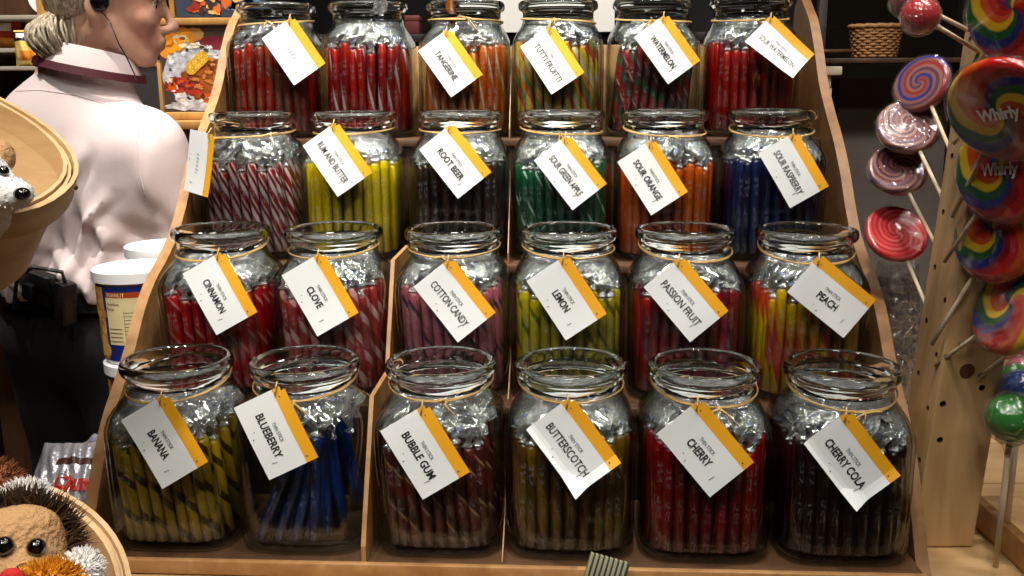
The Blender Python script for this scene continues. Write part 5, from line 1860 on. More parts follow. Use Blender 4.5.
# knots in the wood: shallow dark ovals set flush in the face
kn = MB()
for (px, py, a_, b_) in ((967, 371, 0.0085, 0.0085),):
    c = front_pt(px, py)
    kn.add([lean(c + Vector((a_ * math.cos(q), -0.0004, b_ * math.sin(q)))) for q in np.linspace(0, 2 * PI, 19)[:-1]], [tuple(range(18))])
kn.build('wood_knot', [pm('knot_brown', srgb(92, 52, 26), 0.6, var=0.3, vscale=90)], post, smooth=False)


def swirl_mat(name, cols, turns, twist, rough=0.12, rings=0.0):
    m, nt, out = nodes(name)
    L = nt.links.new
    p = N(nt, 'ShaderNodeBsdfPrincipled', Roughness=rough)
    p.inputs['Coat Weight'].default_value = 0.6
    tc = N(nt, 'ShaderNodeTexCoord'); sx = N(nt, 'ShaderNodeSeparateXYZ'); L(tc.outputs['Object'], sx.inputs[0])
    at2 = N(nt, 'ShaderNodeMath', operation='ARCTAN2'); L(sx.outputs['Y'], at2.inputs[0]); L(sx.outputs['X'], at2.inputs[1])
    cb = N(nt, 'ShaderNodeCombineXYZ'); L(sx.outputs['X'], cb.inputs['X']); L(sx.outputs['Y'], cb.inputs['Y'])
    ln = N(nt, 'ShaderNodeVectorMath', operation='LENGTH'); L(cb.outputs[0], ln.inputs[0])
    m1 = N(nt, 'ShaderNodeMath', operation='MULTIPLY'); m1.inputs[1].default_value = turns / (2 * PI); L(at2.outputs[0], m1.inputs[0])
    m2 = N(nt, 'ShaderNodeMath', operation='MULTIPLY_ADD'); m2.inputs[1].default_value = twist; L(ln.outputs['Value'], m2.inputs[0]); L(m1.outputs[0], m2.inputs[2])
    nz = N(nt, 'ShaderNodeTexNoise', Scale=30.0, Detail=2.0); L(tc.outputs['Object'], nz.inputs['Vector'])
    m3 = N(nt, 'ShaderNodeMath', operation='MULTIPLY_ADD'); m3.inputs[1].default_value = 0.22; L(nz.outputs['Fac'], m3.inputs[0]); L(m2.outputs[0], m3.inputs[2])
    fr = N(nt, 'ShaderNodeMath', operation='FRACT'); L(m3.outputs[0], fr.inputs[0])
    cr = N(nt, 'ShaderNodeValToRGB')
    n = len(cols)
    els = cr.color_ramp.elements
    els[0].position = 0; els[0].color = cols[0]; els[1].position = 1.0; els[1].color = cols[0]
    for i in range(n):
        for q in (0.12, 0.88):
            e = els.new((i + q) / n); e.color = cols[i]
    L(fr.outputs[0], cr.inputs['Fac']); L(cr.outputs['Color'], p.inputs['Base Color'])
    b = N(nt, 'ShaderNodeBump', Strength=0.35, Distance=0.004); L(fr.outputs[0], b.inputs['Height']); L(b.outputs['Normal'], p.inputs['Normal'])
    L(p.outputs[0], out.inputs['Surface'])
    return m


RAIN = swirl_mat('rainbow_swirl', [C(196, 26, 22), C(214, 84, 24), C(232, 190, 36), C(24, 92, 46), C(26, 44, 120), C(150, 20, 28)], 2.0, 16.0)
MAUVE = swirl_mat('mauve_swirl', [C(140, 88, 88), C(104, 72, 92), C(160, 104, 94), C(92, 60, 74), C(170, 126, 116), C(126, 68, 66)], 2.0, 48.0, 0.2)
MAUVE2 = swirl_mat('blue_red_swirl', [C(160, 62, 54), C(140, 90, 92), C(58, 62, 140), C(150, 100, 94), C(104, 70, 88), C(160, 110, 100)], 1.0, 42.0, 0.2)
REDSW = swirl_mat('red_swirl', [C(206, 44, 50), C(224, 96, 92), C(190, 34, 40), C(214, 70, 70)], 3.0, 80.0, 0.25)
LFILM = film_mat('lollipop_wrap', 0.01, 0.05, 0.06, 0.35, 60.0)


def make_lolly(C_, H, nrm, rad, mat, label, group=None, text=None, stick_r=0.0022, th=0.0085, inset=0.018, txtcol=None):
    """swirl disc on a paper stick: C_ centre of the disc, H where the stick enters the wood, nrm which way the face looks"""
    C_, H = Vector(C_), Vector(H)
    s_ = (H - C_).normalized()
    n = Vector(nrm); n = (n - s_ * n.dot(s_)).normalized()
    x = -s_; y = n.cross(x)                       # x away from the stick
    e = empty('swirl_lollipop', C_, label, 'lollipop', group)
    e.rotation_euler = Matrix((x, y, n)).transposed().to_euler()
    prof = [(0, -th)]
    for k in range(9):
        a = -PI / 2 + PI * k / 8
        prof.append((rad - th + th * math.cos(a), th * math.sin(a)))
    prof.append((0, th))
    d = MB().lathe(prof, 56)
    # the coil of the rope stands out a little
    def coil(p):
        r_ = math.hypot(p.x, p.y)
        if r_ < 1e-4: return p
        a = math.atan2(p.y, p.x)
        return Vector((p.x, p.y, p.z * (1 + 0.10 * math.sin(a + r_ / rad * 4 * PI))))
    d.move(coil); d.build('candy_disc', [mat], e, smooth=True)
    wv, wf = [], []
    d2 = MB().lathe([(r_ * 1.03 + 0.0006 if r_ > 0 else 0, z * 1.16) for r_, z in prof], 40)
    rr = random.Random(int(rad * 1e5))
    d2.move(lambda p: p * (1 + rr.uniform(-0.012, 0.022)))
    w0 = d2.build('wrapper', [LFILM], e, smooth=False)
    L = (H - C_).length
    MB().tube([Vector((-rad * 0.6, 0, 0)), Vector((-L * 0.7, 0, 0)), Vector((-(L + inset), 0, 0))], stick_r, 10).build('stick', [M['lolstick']], e, smooth=True)
    MB().lathe([(stick_r * 1.2, 0), (stick_r * 1.9, 0.006), (stick_r * 1.3, 0.012), (stick_r * 2.6, 0.022)], 10, 0, Matrix.Translation((-rad * 0.98, 0, 0)) @ Matrix.Rotation(-PI / 2, 4, 'Y')).build('wrapper_gather', [LFILM], e, smooth=True)
    if text:
        ang = math.radians(text[2]) if len(text) > 2 else 0
        vs, fs = text_geo(text[0], text[1], text[1] * 0.42, 0.04)
        w_, h_ = text[1], text[1] * 0.42
        q = []
        for a, b in vs:
            u, v = a - w_ / 2, b - h_ / 2
            q.append((u * math.cos(ang) - v * math.sin(ang), u * math.sin(ang) + v * math.cos(ang), th * 1.32))
        mesh_obj('wrapper_print', q, fs, [txtcol or M['paper']], e, False)
    return e


GL = 'big rainbow swirl lollipops on the drilled post'
def hole_w(px, py): return PO + lean(front_pt(px, py))
BIG = [  # centre px, py, distance, hole px, nrm (right, up, towards)
    ((1018, 8), 0.955, (973, 70), (-0.35, 0.35, 0.86), 'topmost big rainbow swirl lollipop, cut by the upper edge of the photo'),
    ((1024, 62), 0.985, (965, 130), (-0.60, 0.50, 0.62), 'big rainbow swirl lollipop second from the top'),
    ((1004, 110), 0.922, (958, 205), (-0.34, 0.30, 0.90), 'big rainbow swirl lollipop third from the top, white print in its middle'),
    ((1006, 170), 0.955, (953, 249), (-0.48, 0.42, 0.78), 'big rainbow swirl lollipop fourth from the top, white print in its middle'),
    ((1000, 232), 0.975, (940, 331), (-0.72, 0.46, 0.52), 'big rainbow swirl lollipop fifth from the top, tilted edge-on'),
    ((1016, 306), 0.945, (947, 357), (-0.62, 0.60, 0.50), 'lowest big rainbow swirl lollipop, turned steeply sideways'),
]
for (cp, dd, hp_, nn, lab) in BIG:
    c = at(*cp, dd)
    n = AX_R * nn[0] + AX_U * nn[1] + AX_B * nn[2]
    make_lolly(c, hole_w(*hp_), n, 0.054, RAIN, lab, GL, ('Whirly', 0.040, -52) if 'print' in lab else None)
# a bare stick from a lollipop outside the view
hA = hole_w(981, 376)
cB = at(1082, 296, 0.965)
make_lolly(cB, hA, AX_B, 0.040, RAIN, 'stick of a rainbow lollipop whose disc is beyond the right edge', GL)
# smaller ones behind the post
GM = 'smaller swirl lollipops behind the left side of the post'
def backhole(z): return PO + lean(Vector((-0.008, 0.034, z)))
SM = [((922, 84), 1.17, (-0.72, 0.15, 0.62), MAUVE2, 0.036, 'blue edged mauve swirl lollipop, uppermost of the small ones'),
      ((908, 127), 1.16, (-0.15, 0.25, 0.95), MAUVE, 0.037, 'mauve swirl lollipop under the blue edged one'),
      ((897, 170), 1.16, (-0.05, 0.10, 0.99), MAUVE, 0.035, 'brownish mauve swirl lollipop above the red one'),
      ((896, 234), 1.15, (0.05, 0.15, 0.98), REDSW, 0.038, 'flat red swirl lollipop behind the post')]
for k, (cp, dd, nn, mt, rd, lab) in enumerate(SM):
    c = at(*cp, dd)
    n = AX_R * nn[0] + AX_U * nn[1] + AX_B * nn[2]
    hz_ = at(935, 0, 1.07)
    zz = c.z - TZ - 0.11
    make_lolly(c, backhole(zz), n, rd, mt, lab, GM, ('Swirl', 0.022, -60) if False else None, 0.0022, 0.006, inset=0.0)
# red ball lollipops at the top
def ball_lolly(c, H, rad, mat, label, group, stick_r=0.0022):
    c, H = Vector(c), Vector(H)
    e = empty('ball_lollipop', c, label, 'lollipop', group)
    MB().ball((0, 0, 0), (rad, rad, rad * 0.96), 0, 28, 18).build('candy_ball', [mat], e, smooth=True)
    rr = random.Random(int(rad * 1e6))
    w_ = MB().ball((0, 0, 0), rad * 1.06, 0, 20, 14); w_.move(lambda p: p * (1 + rr.uniform(-0.02, 0.05))); w_.build('wrapper', [LFILM2], e, smooth=False)
    s_ = (H - c).normalized()
    MB().tube([s_ * rad * 0.8, H - c + s_ * 0.003], stick_r, 10).build('stick', [M['lolstick']], e, smooth=True)
    MB().lathe([(stick_r * 1.15, 0.018), (stick_r * 1.5, 0.012), (stick_r * 2.2, 0.006), (rad * 0.55, 0.0)], 12, 0, Matrix.Translation(s_ * rad * 0.95) @ s_.to_track_quat('Z', 'Y').to_matrix().to_4x4()).build('wrapper_gather', [LFILM2], e, smooth=True)
    return e


LFILM2 = film_mat('ball_wrap', 0.05, 0.16, 0.08, 0.8, 70.0)
REDC = pm('red_hard_candy', srgb(196, 28, 32), 0.15, var=0.15, vscale=30, coat=0.5)
h0 = PO + lean(Vector((-hw_, -0.010, at(947, 52, PYF).z - TZ)))
ball_lolly(at(920, 16, 0.965), h0, 0.0185, REDC, 'round red lollipop in clear wrap at the top of the post', 'ball lollipops')
h1 = PO + lean(Vector((-hw_, 0.015, at(947, 30, PYF).z - TZ)))
ball_lolly(at(908, 0, 1.05), h1, 0.019, pm('mauve_hard_candy', srgb(150, 60, 80), 0.2, var=0.4, vscale=50), 'mauve red lollipop just behind the round red one', 'ball lollipops')

# wrapped candies in a clear bag behind the rack
cb0 = at(886, 300, 1.22)
bagz0 = TZ
cbag = empty('cellophane_bag', (0.503, 1.22, TZ + 0.001), 'crumpled clear bag of dark candies standing below the red swirl lollipop', 'bag')
hb = at(886, 262, 1.22).z - TZ
rr = random.Random(21)
def bagshape(rx, ry, h, jit, seed, n=34, k=30):
    r_ = random.Random(seed)
    rings = []
    for i in range(k + 1):
        t_ = i / k
        sw = (1 - 0.25 * t_ ** 3) * (0.85 + 0.15 * min(1, t_ * 6))
        ring = []
        for j in range(n):
            a = 2 * PI * j / n
            w_ = 1 + r_.uniform(-jit, jit) + 0.05 * math.sin(5 * a + 7 * t_)
            ring.append(Vector((rx * sw * w_ * math.cos(a), ry * sw * w_ * math.sin(a), h * t_ + r_.uniform(-0.004, 0.004) * (0 < i < k))))
        rings.append(ring)
    return loft(rings)
v_, f_ = bagshape(0.033, 0.036, hb, 0.07, 3)
CRINK = film_mat('crumpled_bag_film', 0.10, 0.32, 0.10, 1.0, 90.0)
mesh_obj('bag_film', v_, f_, [CRINK], cbag, False)
v_, f_ = bagshape(0.028, 0.030, hb * 0.94, 0.10, 8)
mesh_obj('inner_folds', v_, f_, [CRINK], cbag, False)
mm = MB()
for k in range(46):
    a, r2 = rr.uniform(0, 2 * PI), 0.018 * math.sqrt(rr.random())
    mm.ball((r2 * math.cos(a), r2 * 0.85 * math.sin(a), 0.012 + (hb - 0.03) * k / 46), (0.009, 0.008, 0.007), 0, 10, 7)
cz = mm.build('wrapped_candy', [pm('dark_wrapped_candy', srgb(70, 62, 60), 0.3, var=0.5, vscale=60)], cbag, smooth=True)
cz['kind'] = 'stuff'

# tray with ball lollipops at the right edge
tr0 = at(975, 490, 0.98)
tray = empty('lollipop_tray', (0.66, 0.96, TZ), 'low pale wooden tray with standing green and blue lollipops', 'tray')
TO = Vector((0.66, 0.96, TZ))
xl, xr_, yf, yb = 0.488 - 0.66 + 0.075, 0.17, -0.135, 0.15
MB().box((xl, yf, 0.0005), (xr_, yb, 0.014), bev=0.002).build('tray_floor', [M['post']], tray)
MB().box((xl - 0.0, yf - 0.014, 0.0005), (xr_, yf - 0.0005, 0.040), bev=0.003).build('tray_rail', [M['rack']], tray)
MB().box((xl - 0.0145, yf - 0.014, 0.0005), (xl - 0.0005, yb, 0.034), bev=0.003).build('tray_rail', [M['rack']], tray)
scr = MB()
for k in range(3): scr.lathe([(0.0, 0.0), (0.004, 0.0), (0.0035, 0.0015), (0.0, 0.002)], 12, 0, Matrix.Translation((xl + 0.03 + 0.08 * k, yf - 0.0142, 0.020)) @ Matrix.Rotation(PI / 2, 4, 'X'))
scr.build('screw', [pm('screw_steel', srgb(120, 112, 100), 0.35, 0.8)], tray)
GREEN = pm('green_hard_candy', srgb(36, 150, 40), 0.15, var=0.2, vscale=30, coat=0.5)
BLUE = pm('blue_hard_candy', srgb(40, 96, 190), 0.15, var=0.2, vscale=30, coat=0.5)
PINK = pm('pink_hard_candy', srgb(214, 110, 120), 0.15, var=0.2, vscale=30, coat=0.5)
for (px, py, dd, rad, mt, lab) in ((1012, 418, 0.93, 0.026, GREEN, 'round green lollipop in front on the wooden tray'),
                                   (1022, 392, 0.99, 0.024, BLUE, 'round blue lollipop behind the front green one'),
                                   (1018, 382, 1.04, 0.021, GREEN, 'round green lollipop at the back of the tray'),
                                   (1022, 372, 1.08, 0.019, PINK, 'round pink lollipop in the last row of the tray')):
    c = at(px, py, dd)
    ball_lolly(c, Vector((c.x + 0.002, c.y + 0.004, TZ + 0.0145)), rad, mt, lab, 'ball lollipops on the tray', 0.003)

# striped clip on the front lip of the rack
sc0 = at(606, 572, 0.905)
clip = MB()
Mc = Matrix.Translation(sc0) @ Matrix.Rotation(0.30, 4, 'Y') @ Matrix.Rotation(-0.2, 4, 'X')
for k in range(8):
    clip.box((-0.021 + 0.0052 * k, -0.004, -0.02), (-0.021 + 0.0052 * k + 0.0030, 0.002, 0.016), 0, 0.0006, Mc)
clip.box((-0.021, -0.002, -0.02), (0.0215, 0.001, 0.0155), 1, 0.0005, Mc)
co_ = clip.build('ribbed_clip', [pm('clip_pale_rib', srgb(158, 156, 130), 0.5, var=0.08), pm('clip_dark_rib', srgb(62, 66, 52), 0.6, var=0.08)])
tag(co_, 'grey green ribbed clip standing at the front edge of the rack', 'clip')

# ------------------------------------------------------------------ behind the counter
def bx(px0, py0, px1, py1, Y, dep):
    """a box whose front is at Y and is seen between two pixel corners"""
    a, b = at(px0, py0, Y), at(px1, py1, Y)
    return Vector((min(a.x, b.x), Y, min(a.z, b.z))), Vector((max(a.x, b.x), Y + dep, max(a.z, b.z)))


# shelf unit on the left
SY = 2.75
su = empty('wall_shelf', (-1.9, SY, 0), 'grey and brown shelf unit with snack bags behind the person', 'shelf unit')
SO = Vector((-1.9, SY, 0))
zb1, zb2 = at(20, 48, SY).z, at(20, 15, SY).z
xa, xb = at(-120, 20, SY).x, at(56, 20, SY).x
M['shelf'] = pm('grey_shelf_board', srgb(150, 142, 130), 0.5, var=0.08)
for z in (zb1, zb2, zb1 - 0.42):
    MB().box(Vector((xa, SY, z - 0.012)) - SO, Vector((xb, SY + 0.34, z)) - SO, bev=0.002).build('shelf_board', [M['shelf']], su)
MB().box(Vector((xa, SY + 0.345, 0.0)) - SO, Vector((xb, SY + 0.365, 2.3)) - SO).build('shelf_back', [M['darkwood']], su)
xp = at(34, 20, SY).x
MB().box(Vector((xb + 0.001, SY - 0.005, 0)) - SO, Vector((xb + 0.02, SY + 0.365, 2.3)) - SO, bev=0.002).build('upright', [M['darkwood']], su)
MB().box(Vector((xp, SY + 0.02, zb2 + 0.0005)) - SO, Vector((xp + 0.025, SY + 0.05, 2.3)) - SO, bev=0.002).build('upright', [M['goldwood']], su)


def snack_bag(px, py, Y, wd, ht, mats, marks, label, z0, tilt=0.12, turn=0.0):
    x = at(px, py, Y).x
    e = empty('snack_bag', (x, Y, z0), label, 'snack bag', 'snack bags on the shelf')
    nu, nv = 18, 22
    def sh(u, v, s_):
        x_, z_ = (u - 0.5) * wd, v * ht
        b_ = max(0, 1 - abs(2 * u - 1) ** 3) * max(0, 1 - abs(2 * v - 1) ** 4)
        return Vector((x_, s_ * (0.002 + 0.028 * b_) + 0.002 * math.sin(u * 20 + v * 7) * b_, z_))
    mb = MB()
    for s_ in (-1, 1):
        vs = [sh(i / nu, j / nv, s_) for j in range(nv + 1) for i in range(nu + 1)]
        fs, ms = [], []
        for j in range(nv):
            for i in range(nu):
                q = (j * (nu + 1) + i, j * (nu + 1) + i + 1, (j + 1) * (nu + 1) + i + 1, (j + 1) * (nu + 1) + i)
                m_ = 0
                for (u0, u1, v0, v1, mi_) in marks:
                    if u0 <= (i + 0.5) / nu <= u1 and v0 <= (j + 0.5) / nv <= v1: m_ = mi_
                fs.append(q if s_ < 0 else q[::-1]); ms.append(m_)
        b = len(mb.v); mb.v += vs; mb.f += [tuple(k + b for k in f) for f in fs]; mb.m += ms
    o = mb.build('bag_film', mats, e, smooth=True)
    e.rotation_euler = (-tilt, 0, turn)
    return e


BR_ = pm('bag_red', srgb(196, 60, 30), 0.3, var=0.3, vscale=30)
BO_ = pm('bag_orange', srgb(226, 140, 50), 0.3, var=0.25, vscale=30)
BY_ = pm('bag_yellow', srgb(234, 200, 110), 0.3, var=0.15, vscale=30)
BK_ = pm('bag_black', srgb(36, 32, 34), 0.3, var=0.2)
BW_ = pm('bag_white', srgb(236, 232, 226), 0.35, var=0.05)
snack_bag(8, 47, SY + 0.10, 0.085, 0.085, [BR_, BO_, BW_], [(0.2, 0.8, 0.55, 0.8, 2), (0.0, 1.0, 0.0, 0.3, 1)], 'red and orange snack bag at the left end of the grey shelf', zb1 + 0.001)
snack_bag(26, 47, SY + 0.22, 0.07, 0.10, [BO_, BR_, BK_], [(0.0, 1.0, 0.75, 1.0, 2)], 'orange snack bag with a dark top behind the yellow bag', zb1 + 0.001)
zy = at(32, 66, SY - 0.10).z
yb_ = snack_bag(31, 66, SY - 0.09, 0.072, at(31, 30, SY - 0.10).z - zy, [BY_, BK_, BW_, BO_], [(0.0, 1.0, 0.70, 0.95, 1), (0.12, 0.45, 0.76, 0.90, 2), (0.52, 0.9, 0.74, 0.87, 2), (0.25, 0.75, 0.15, 0.4, 3)], 'yellow snack bag with a black band and white lettering beside the ponytail', zy, 0.05, 0.15)
# hook rail that holds it
MB().box(Vector((xa, SY - 0.125, zy - 0.012)) - SO, Vector((xb, SY - 0.02, zy - 0.001)) - SO, bev=0.002).build('shelf_board', [M['shelf']], su)
MB().box(Vector((xb - 0.03, SY - 0.02, zy - 0.012)) - SO, Vector((xb, SY + 0.01, zy - 0.001)) - SO).build('bracket', [M['shelf']], su)
for (px, c1, c2, lab) in ((4, BK_, BW_, 'dark snack bag with white marks, lowest at the left edge'), (17, BR_, BK_, 'dark red snack bag under the yellow one')):
    z0 = zb1 - 0.42
    snack_bag(px, 100, SY + (0.06 if px < 10 else 0.17), 0.08, 0.20, [c1, c2], [(0.2, 0.7, 0.5, 0.62, 1), (0.3, 0.9, 0.2, 0.3, 1)], lab, z0 + 0.001)
# paper roll on the upper shelf
rl = at(51, 10, SY + 0.06)
ro_ = empty('paper_roll', (rl.x, SY + 0.08, zb2 + 0.001), 'white paper roll lying on the upper grey shelf', 'paper roll')
MB().lathe([(0.018, 0.0), (0.048, 0.0), (0.049, 0.002), (0.049, 0.098), (0.048, 0.1), (0.018, 0.1)], 32, 0, Matrix.Translation((0, -0.05, 0.049)) @ Matrix.Rotation(-PI / 2, 4, 'X'), True).build('paper_winding', [M['paper']], ro_)
MB().lathe([(0.0162, -0.001), (0.0178, -0.001), (0.0178, 0.101), (0.0162, 0.101)], 24, 0, Matrix.Translation((0, -0.05, 0.049)) @ Matrix.Rotation(-PI / 2, 4, 'X'), True).build('cardboard_core', [pm('cardboard', srgb(150, 112, 72), 0.8)], ro_)

# framed pictures behind the worker's face
def disc(mb, c, rx, ry, m, off, n=18, wob=0.0, seed=0):
    r_ = random.Random(seed)
    mb.add([(c[0] + rx * (1 + r_.uniform(-wob, wob)) * math.cos(2 * PI * k / n), off, c[1] + ry * (1 + r_.uniform(-wob, wob)) * math.sin(2 * PI * k / n)) for k in range(n)], [tuple(range(n))], m)


FYY = 2.25
# food poster
a_, b_ = at(164, 112, FYY), at(246, 25, FYY)
pw, ph = b_.x - a_.x, b_.z - a_.z
pe = empty('food_poster', (a_.x, FYY, a_.z), 'colour poster of corn and roast chicken in foil behind the worker', 'poster')
bd = MB().box((0, 0, 0), (pw, 0.006, ph), 0)
def P_(u, v): return (u * pw, v * ph)
PM_ = [pm('poster_brown', srgb(74, 62, 54), 0.4, var=0.3, vscale=20), pm('poster_foil', srgb(190, 190, 196), 0.4, var=1.3, vscale=70), pm('poster_chicken', srgb(150, 76, 28), 0.4, var=1.2, vscale=40),
       pm('poster_corn', srgb(226, 176, 44), 0.4, var=0.8, vscale=120), pm('poster_carrot', srgb(214, 84, 28), 0.4, var=0.2, vscale=40), pm('poster_tomato', srgb(176, 50, 30), 0.4, var=1.1, vscale=50),
       pm('poster_pumpkin', srgb(240, 150, 30), 0.4, var=0.8, vscale=40), pm('poster_cream', srgb(244, 226, 180), 0.4, var=0.1), pm('poster_wine', srgb(130, 44, 50), 0.4, var=0.4, vscale=40), pm('poster_tan', srgb(206, 150, 84), 0.4, var=0.1), pm('poster_bright_foil', srgb(240, 240, 244), 0.4, var=0.2), pm('poster_gold_skin', srgb(206, 128, 56), 0.4, var=0.5, vscale=60), pm('poster_dark_glaze', srgb(92, 42, 22), 0.4, var=0.4, vscale=60)]
k = 0
def pd(u, v, ru, rv, m, wob=0.12):
    global k
    k += 1
    disc(bd, P_(u, v), ru * pw, rv * ph, m, -0.0004 - 0.00008 * k, 20, wob, k)
pd(0.40, 0.88, 0.12, 0.10, 9); pd(0.23, 0.86, 0.17, 0.13, 6); pd(0.10, 0.74, 0.12, 0.11, 6); pd(0.26, 0.84, 0.09, 0.06, 7, 0.25); pd(0.27, 0.85, 0.035, 0.02, 2)
pd(0.62, 0.79, 0.20, 0.08, 8, 0.25)
pd(0.40, 0.42, 0.36, 0.38, 1, 0.10); pd(0.62, 0.62, 0.24, 0.10, 1, 0.25)
pd(0.52, 0.36, 0.25, 0.26, 2); pd(0.68, 0.50, 0.15, 0.12, 2); pd(0.35, 0.40, 0.13, 0.10, 2); pd(0.60, 0.28, 0.15, 0.16, 2)
pd(0.20, 0.32, 0.15, 0.10, 5, 0.25); pd(0.36, 0.28, 0.12, 0.10, 5, 0.25)
rq = random.Random(77)
for q in range(70):      # folds of the foil
    a = rq.uniform(0, 2 * PI); d_ = rq.uniform(0.72, 1.02)
    pd(0.40 + 0.36 * d_ * math.cos(a), 0.42 + 0.38 * d_ * math.sin(a), rq.uniform(0.012, 0.045), rq.uniform(0.008, 0.028), rq.choice((1, 7, 0, 10, 10)), 0.5)
for q in range(46):      # browned skin, herbs and juices
    a = rq.uniform(0, 2 * PI); d_ = math.sqrt(rq.random())
    pd(0.56 + 0.26 * d_ * math.cos(a), 0.38 + 0.24 * d_ * math.sin(a), rq.uniform(0.012, 0.05), rq.uniform(0.010, 0.035), rq.choice((2, 9, 11, 11, 12)), 0.4)
for q in range(18):
    pd(0.26 + rq.gauss(0, 0.08), 0.31 + rq.gauss(0, 0.05), rq.uniform(0.015, 0.04), rq.uniform(0.012, 0.03), rq.choice((4, 5, 12, 8)), 0.35)
for q in range(12):
    pd(0.20 + rq.gauss(0, 0.07), 0.80 + rq.gauss(0, 0.05), rq.uniform(0.015, 0.05), rq.uniform(0.012, 0.035), rq.choice((6, 6, 3, 7)), 0.3)
k -= 130
c0 = P_(0.42, 0.56)
for q in range(5):
    disc(bd, (c0[0] - 0.014 + 0.007 * q, c0[1] - 0.010 + 0.006 * q), 0.013, 0.015, 3, -0.0160 - 0.0001 * q, 16, 0.05, q)
    for q2 in range(5):
        disc(bd, (c0[0] - 0.019 + 0.007 * q + 0.003 * q2, c0[1] - 0.002 + 0.006 * q - 0.0045 * q2), 0.0016, 0.0016, 7 if q2 % 2 else 6, -0.0170 - 0.0001 * q, 6, 0.1, q)
pd(0.52, 0.16, 0.11, 0.06, 4, 0.1); pd(0.12, 0.30, 0.05, 0.05, 4)
pd(0.30, 0.07, 0.28, 0.05, 1, 0.3); pd(0.55, 0.03, 0.2, 0.028, 1, 0.3)
bd.move(lambda p: Vector((min(max(p.x, 0), pw), p.y * 0.12 if p.y < 0 else p.y, min(max(p.z, 0), ph))))
bd.build('poster_print', PM_, pe, smooth=False)
# tan board edge of the rack-side display behind it, and its wooden frame
fr = MB()
fr.box((-0.018, -0.012, -0.02), (-0.001, 0.012, ph * 0.60), 0, 0.002)
fr.build('frame_side', [M['goldwood']], pe)
MB().box((-0.001, -0.010, ph + 0.0005), (pw + 0.02, 0.014, ph + 0.016), bev=0.002).build('frame_rail', [M['goldwood']], pe)
MB().box((-0.001, -0.010, -0.018), (pw + 0.02, 0.014, -0.0005), bev=0.002).build('frame_rail', [M['goldwood']], pe)
# it stands on a cabinet
cab = empty('back_cabinet', (a_.x + 0.05, FYY + 0.1, 0), 'brown cabinet with pictures standing on it behind the worker', 'cabinet')
cz_ = a_.z - 0.0185
MB().box((-0.42, -0.13, 0.0), (0.14, 0.25, cz_ - 0.0205), bev=0.004).build('cabinet_body', [M['darkwood']], cab)
MB().box((-0.44, -0.15, cz_ - 0.020), (0.155, 0.26, cz_), bev=0.004).build('cabinet_top', [M['goldwood']], cab)
# campfire picture above
a2, b2 = at(176, 17, FYY + 0.02), at(262, -60, FYY + 0.02)
ce = empty('campfire_picture', (a2.x, FYY + 0.02, a2.z), 'picture of a glowing campfire on dark blue above the food poster', 'picture')
w2, h2 = b2.x - a2.x, b2.z - a2.z
cp_ = MB().box((0, 0, 0), (w2, 0.006, h2), 0)
for q in range(34):
    rr = random.Random(q)
    disc(cp_, (w2 * (0.40 + rr.gauss(0, 0.13)), h2 * (0.06 + abs(rr.gauss(0, 0.14)))), 0.006 + 0.005 * rr.random(), 0.005 + 0.006 * rr.random(), (1, 2, 3, 4)[q % 4], -0.0004 - 0.00005 * q, 7, 0.4, q)
for q in range(6):
    rr = random.Random(q + 50)
    disc(cp_, (w2 * (0.60 + 0.07 * q), h2 * (0.10 + 0.12 * rr.random())), 0.016, 0.012, 5, -0.0003, 9, 0.4, q)
cp_.build('picture_print', [pm('print_night', srgb(56, 66, 84), 0.4, var=0.4, vscale=30), pm('print_orange', srgb(220, 110, 40), 0.4), pm('print_red', srgb(150, 50, 36), 0.4), pm('print_dark', srgb(60, 40, 36), 0.5), pm('print_yellow', srgb(240, 190, 110), 0.4), pm('print_blue', srgb(96, 130, 176), 0.4, var=0.2)], ce, smooth=False)
MB().box((-0.012, -0.006, -0.0005), (-0.0005, 0.01, h2), bev=0.001).build('frame_side', [M['goldwood']], ce)
# chalkboard with a wooden frame, below the face
a3, b3 = at(128, 108, 2.16), at(160, 63, 2.16)
ch = empty('chalkboard', (a3.x, 2.16, cz_ + 0.0005), 'small black chalkboard in a wooden frame leaning by the food poster', 'chalkboard')
w3, h3 = b3.x - a3.x, b3.z - cz_
MB().box((0.006, 0.002, 0.006), (w3 - 0.006, 0.006, h3 - 0.006)).build('slate', [pm('slate_black', srgb(44, 40, 40), 0.7, var=0.2)], ch, smooth=False)
for lo_, hi_ in (((0, 0, 0), (0.008, 0.010, h3)), ((w3 - 0.008, 0, 0), (w3, 0.010, h3)), ((0.0085, 0, 0), (w3 - 0.0085, 0.010, 0.008)), ((0.0085, 0, h3 - 0.008), (w3 - 0.0085, 0.010, h3))):
    MB().box(lo_, hi_, bev=0.001).build('frame_bar', [M['goldwood']], ch)

# dark shelving behind the top row with white papers and small goods
DY = 2.30
dk = empty('dark_shelving', (0.0, DY + 0.2, 0), 'black shelving behind the top row of jars', 'shelving')
x0, x1 = at(272, 0, DY).x, at(798, 0, DY).x
MB().box((x0, 0.15, 0), (x1, 0.17, 2.2)).build('shelving_back', [M['dark']], dk)
zS = at(400, 34, DY).z
for z in (zS, zS - 0.4, zS + 0.38):
    MB().box((x0, -0.2, z - 0.02), (x1, 0.149, z), bev=0.002).build('shelf_board', [M['black']], dk)
for x in (x0 - 0.02, x1):
    MB().box((x, -0.2, 0), (x + 0.02, 0.17, 2.2)).build('upright', [M['black']], dk)
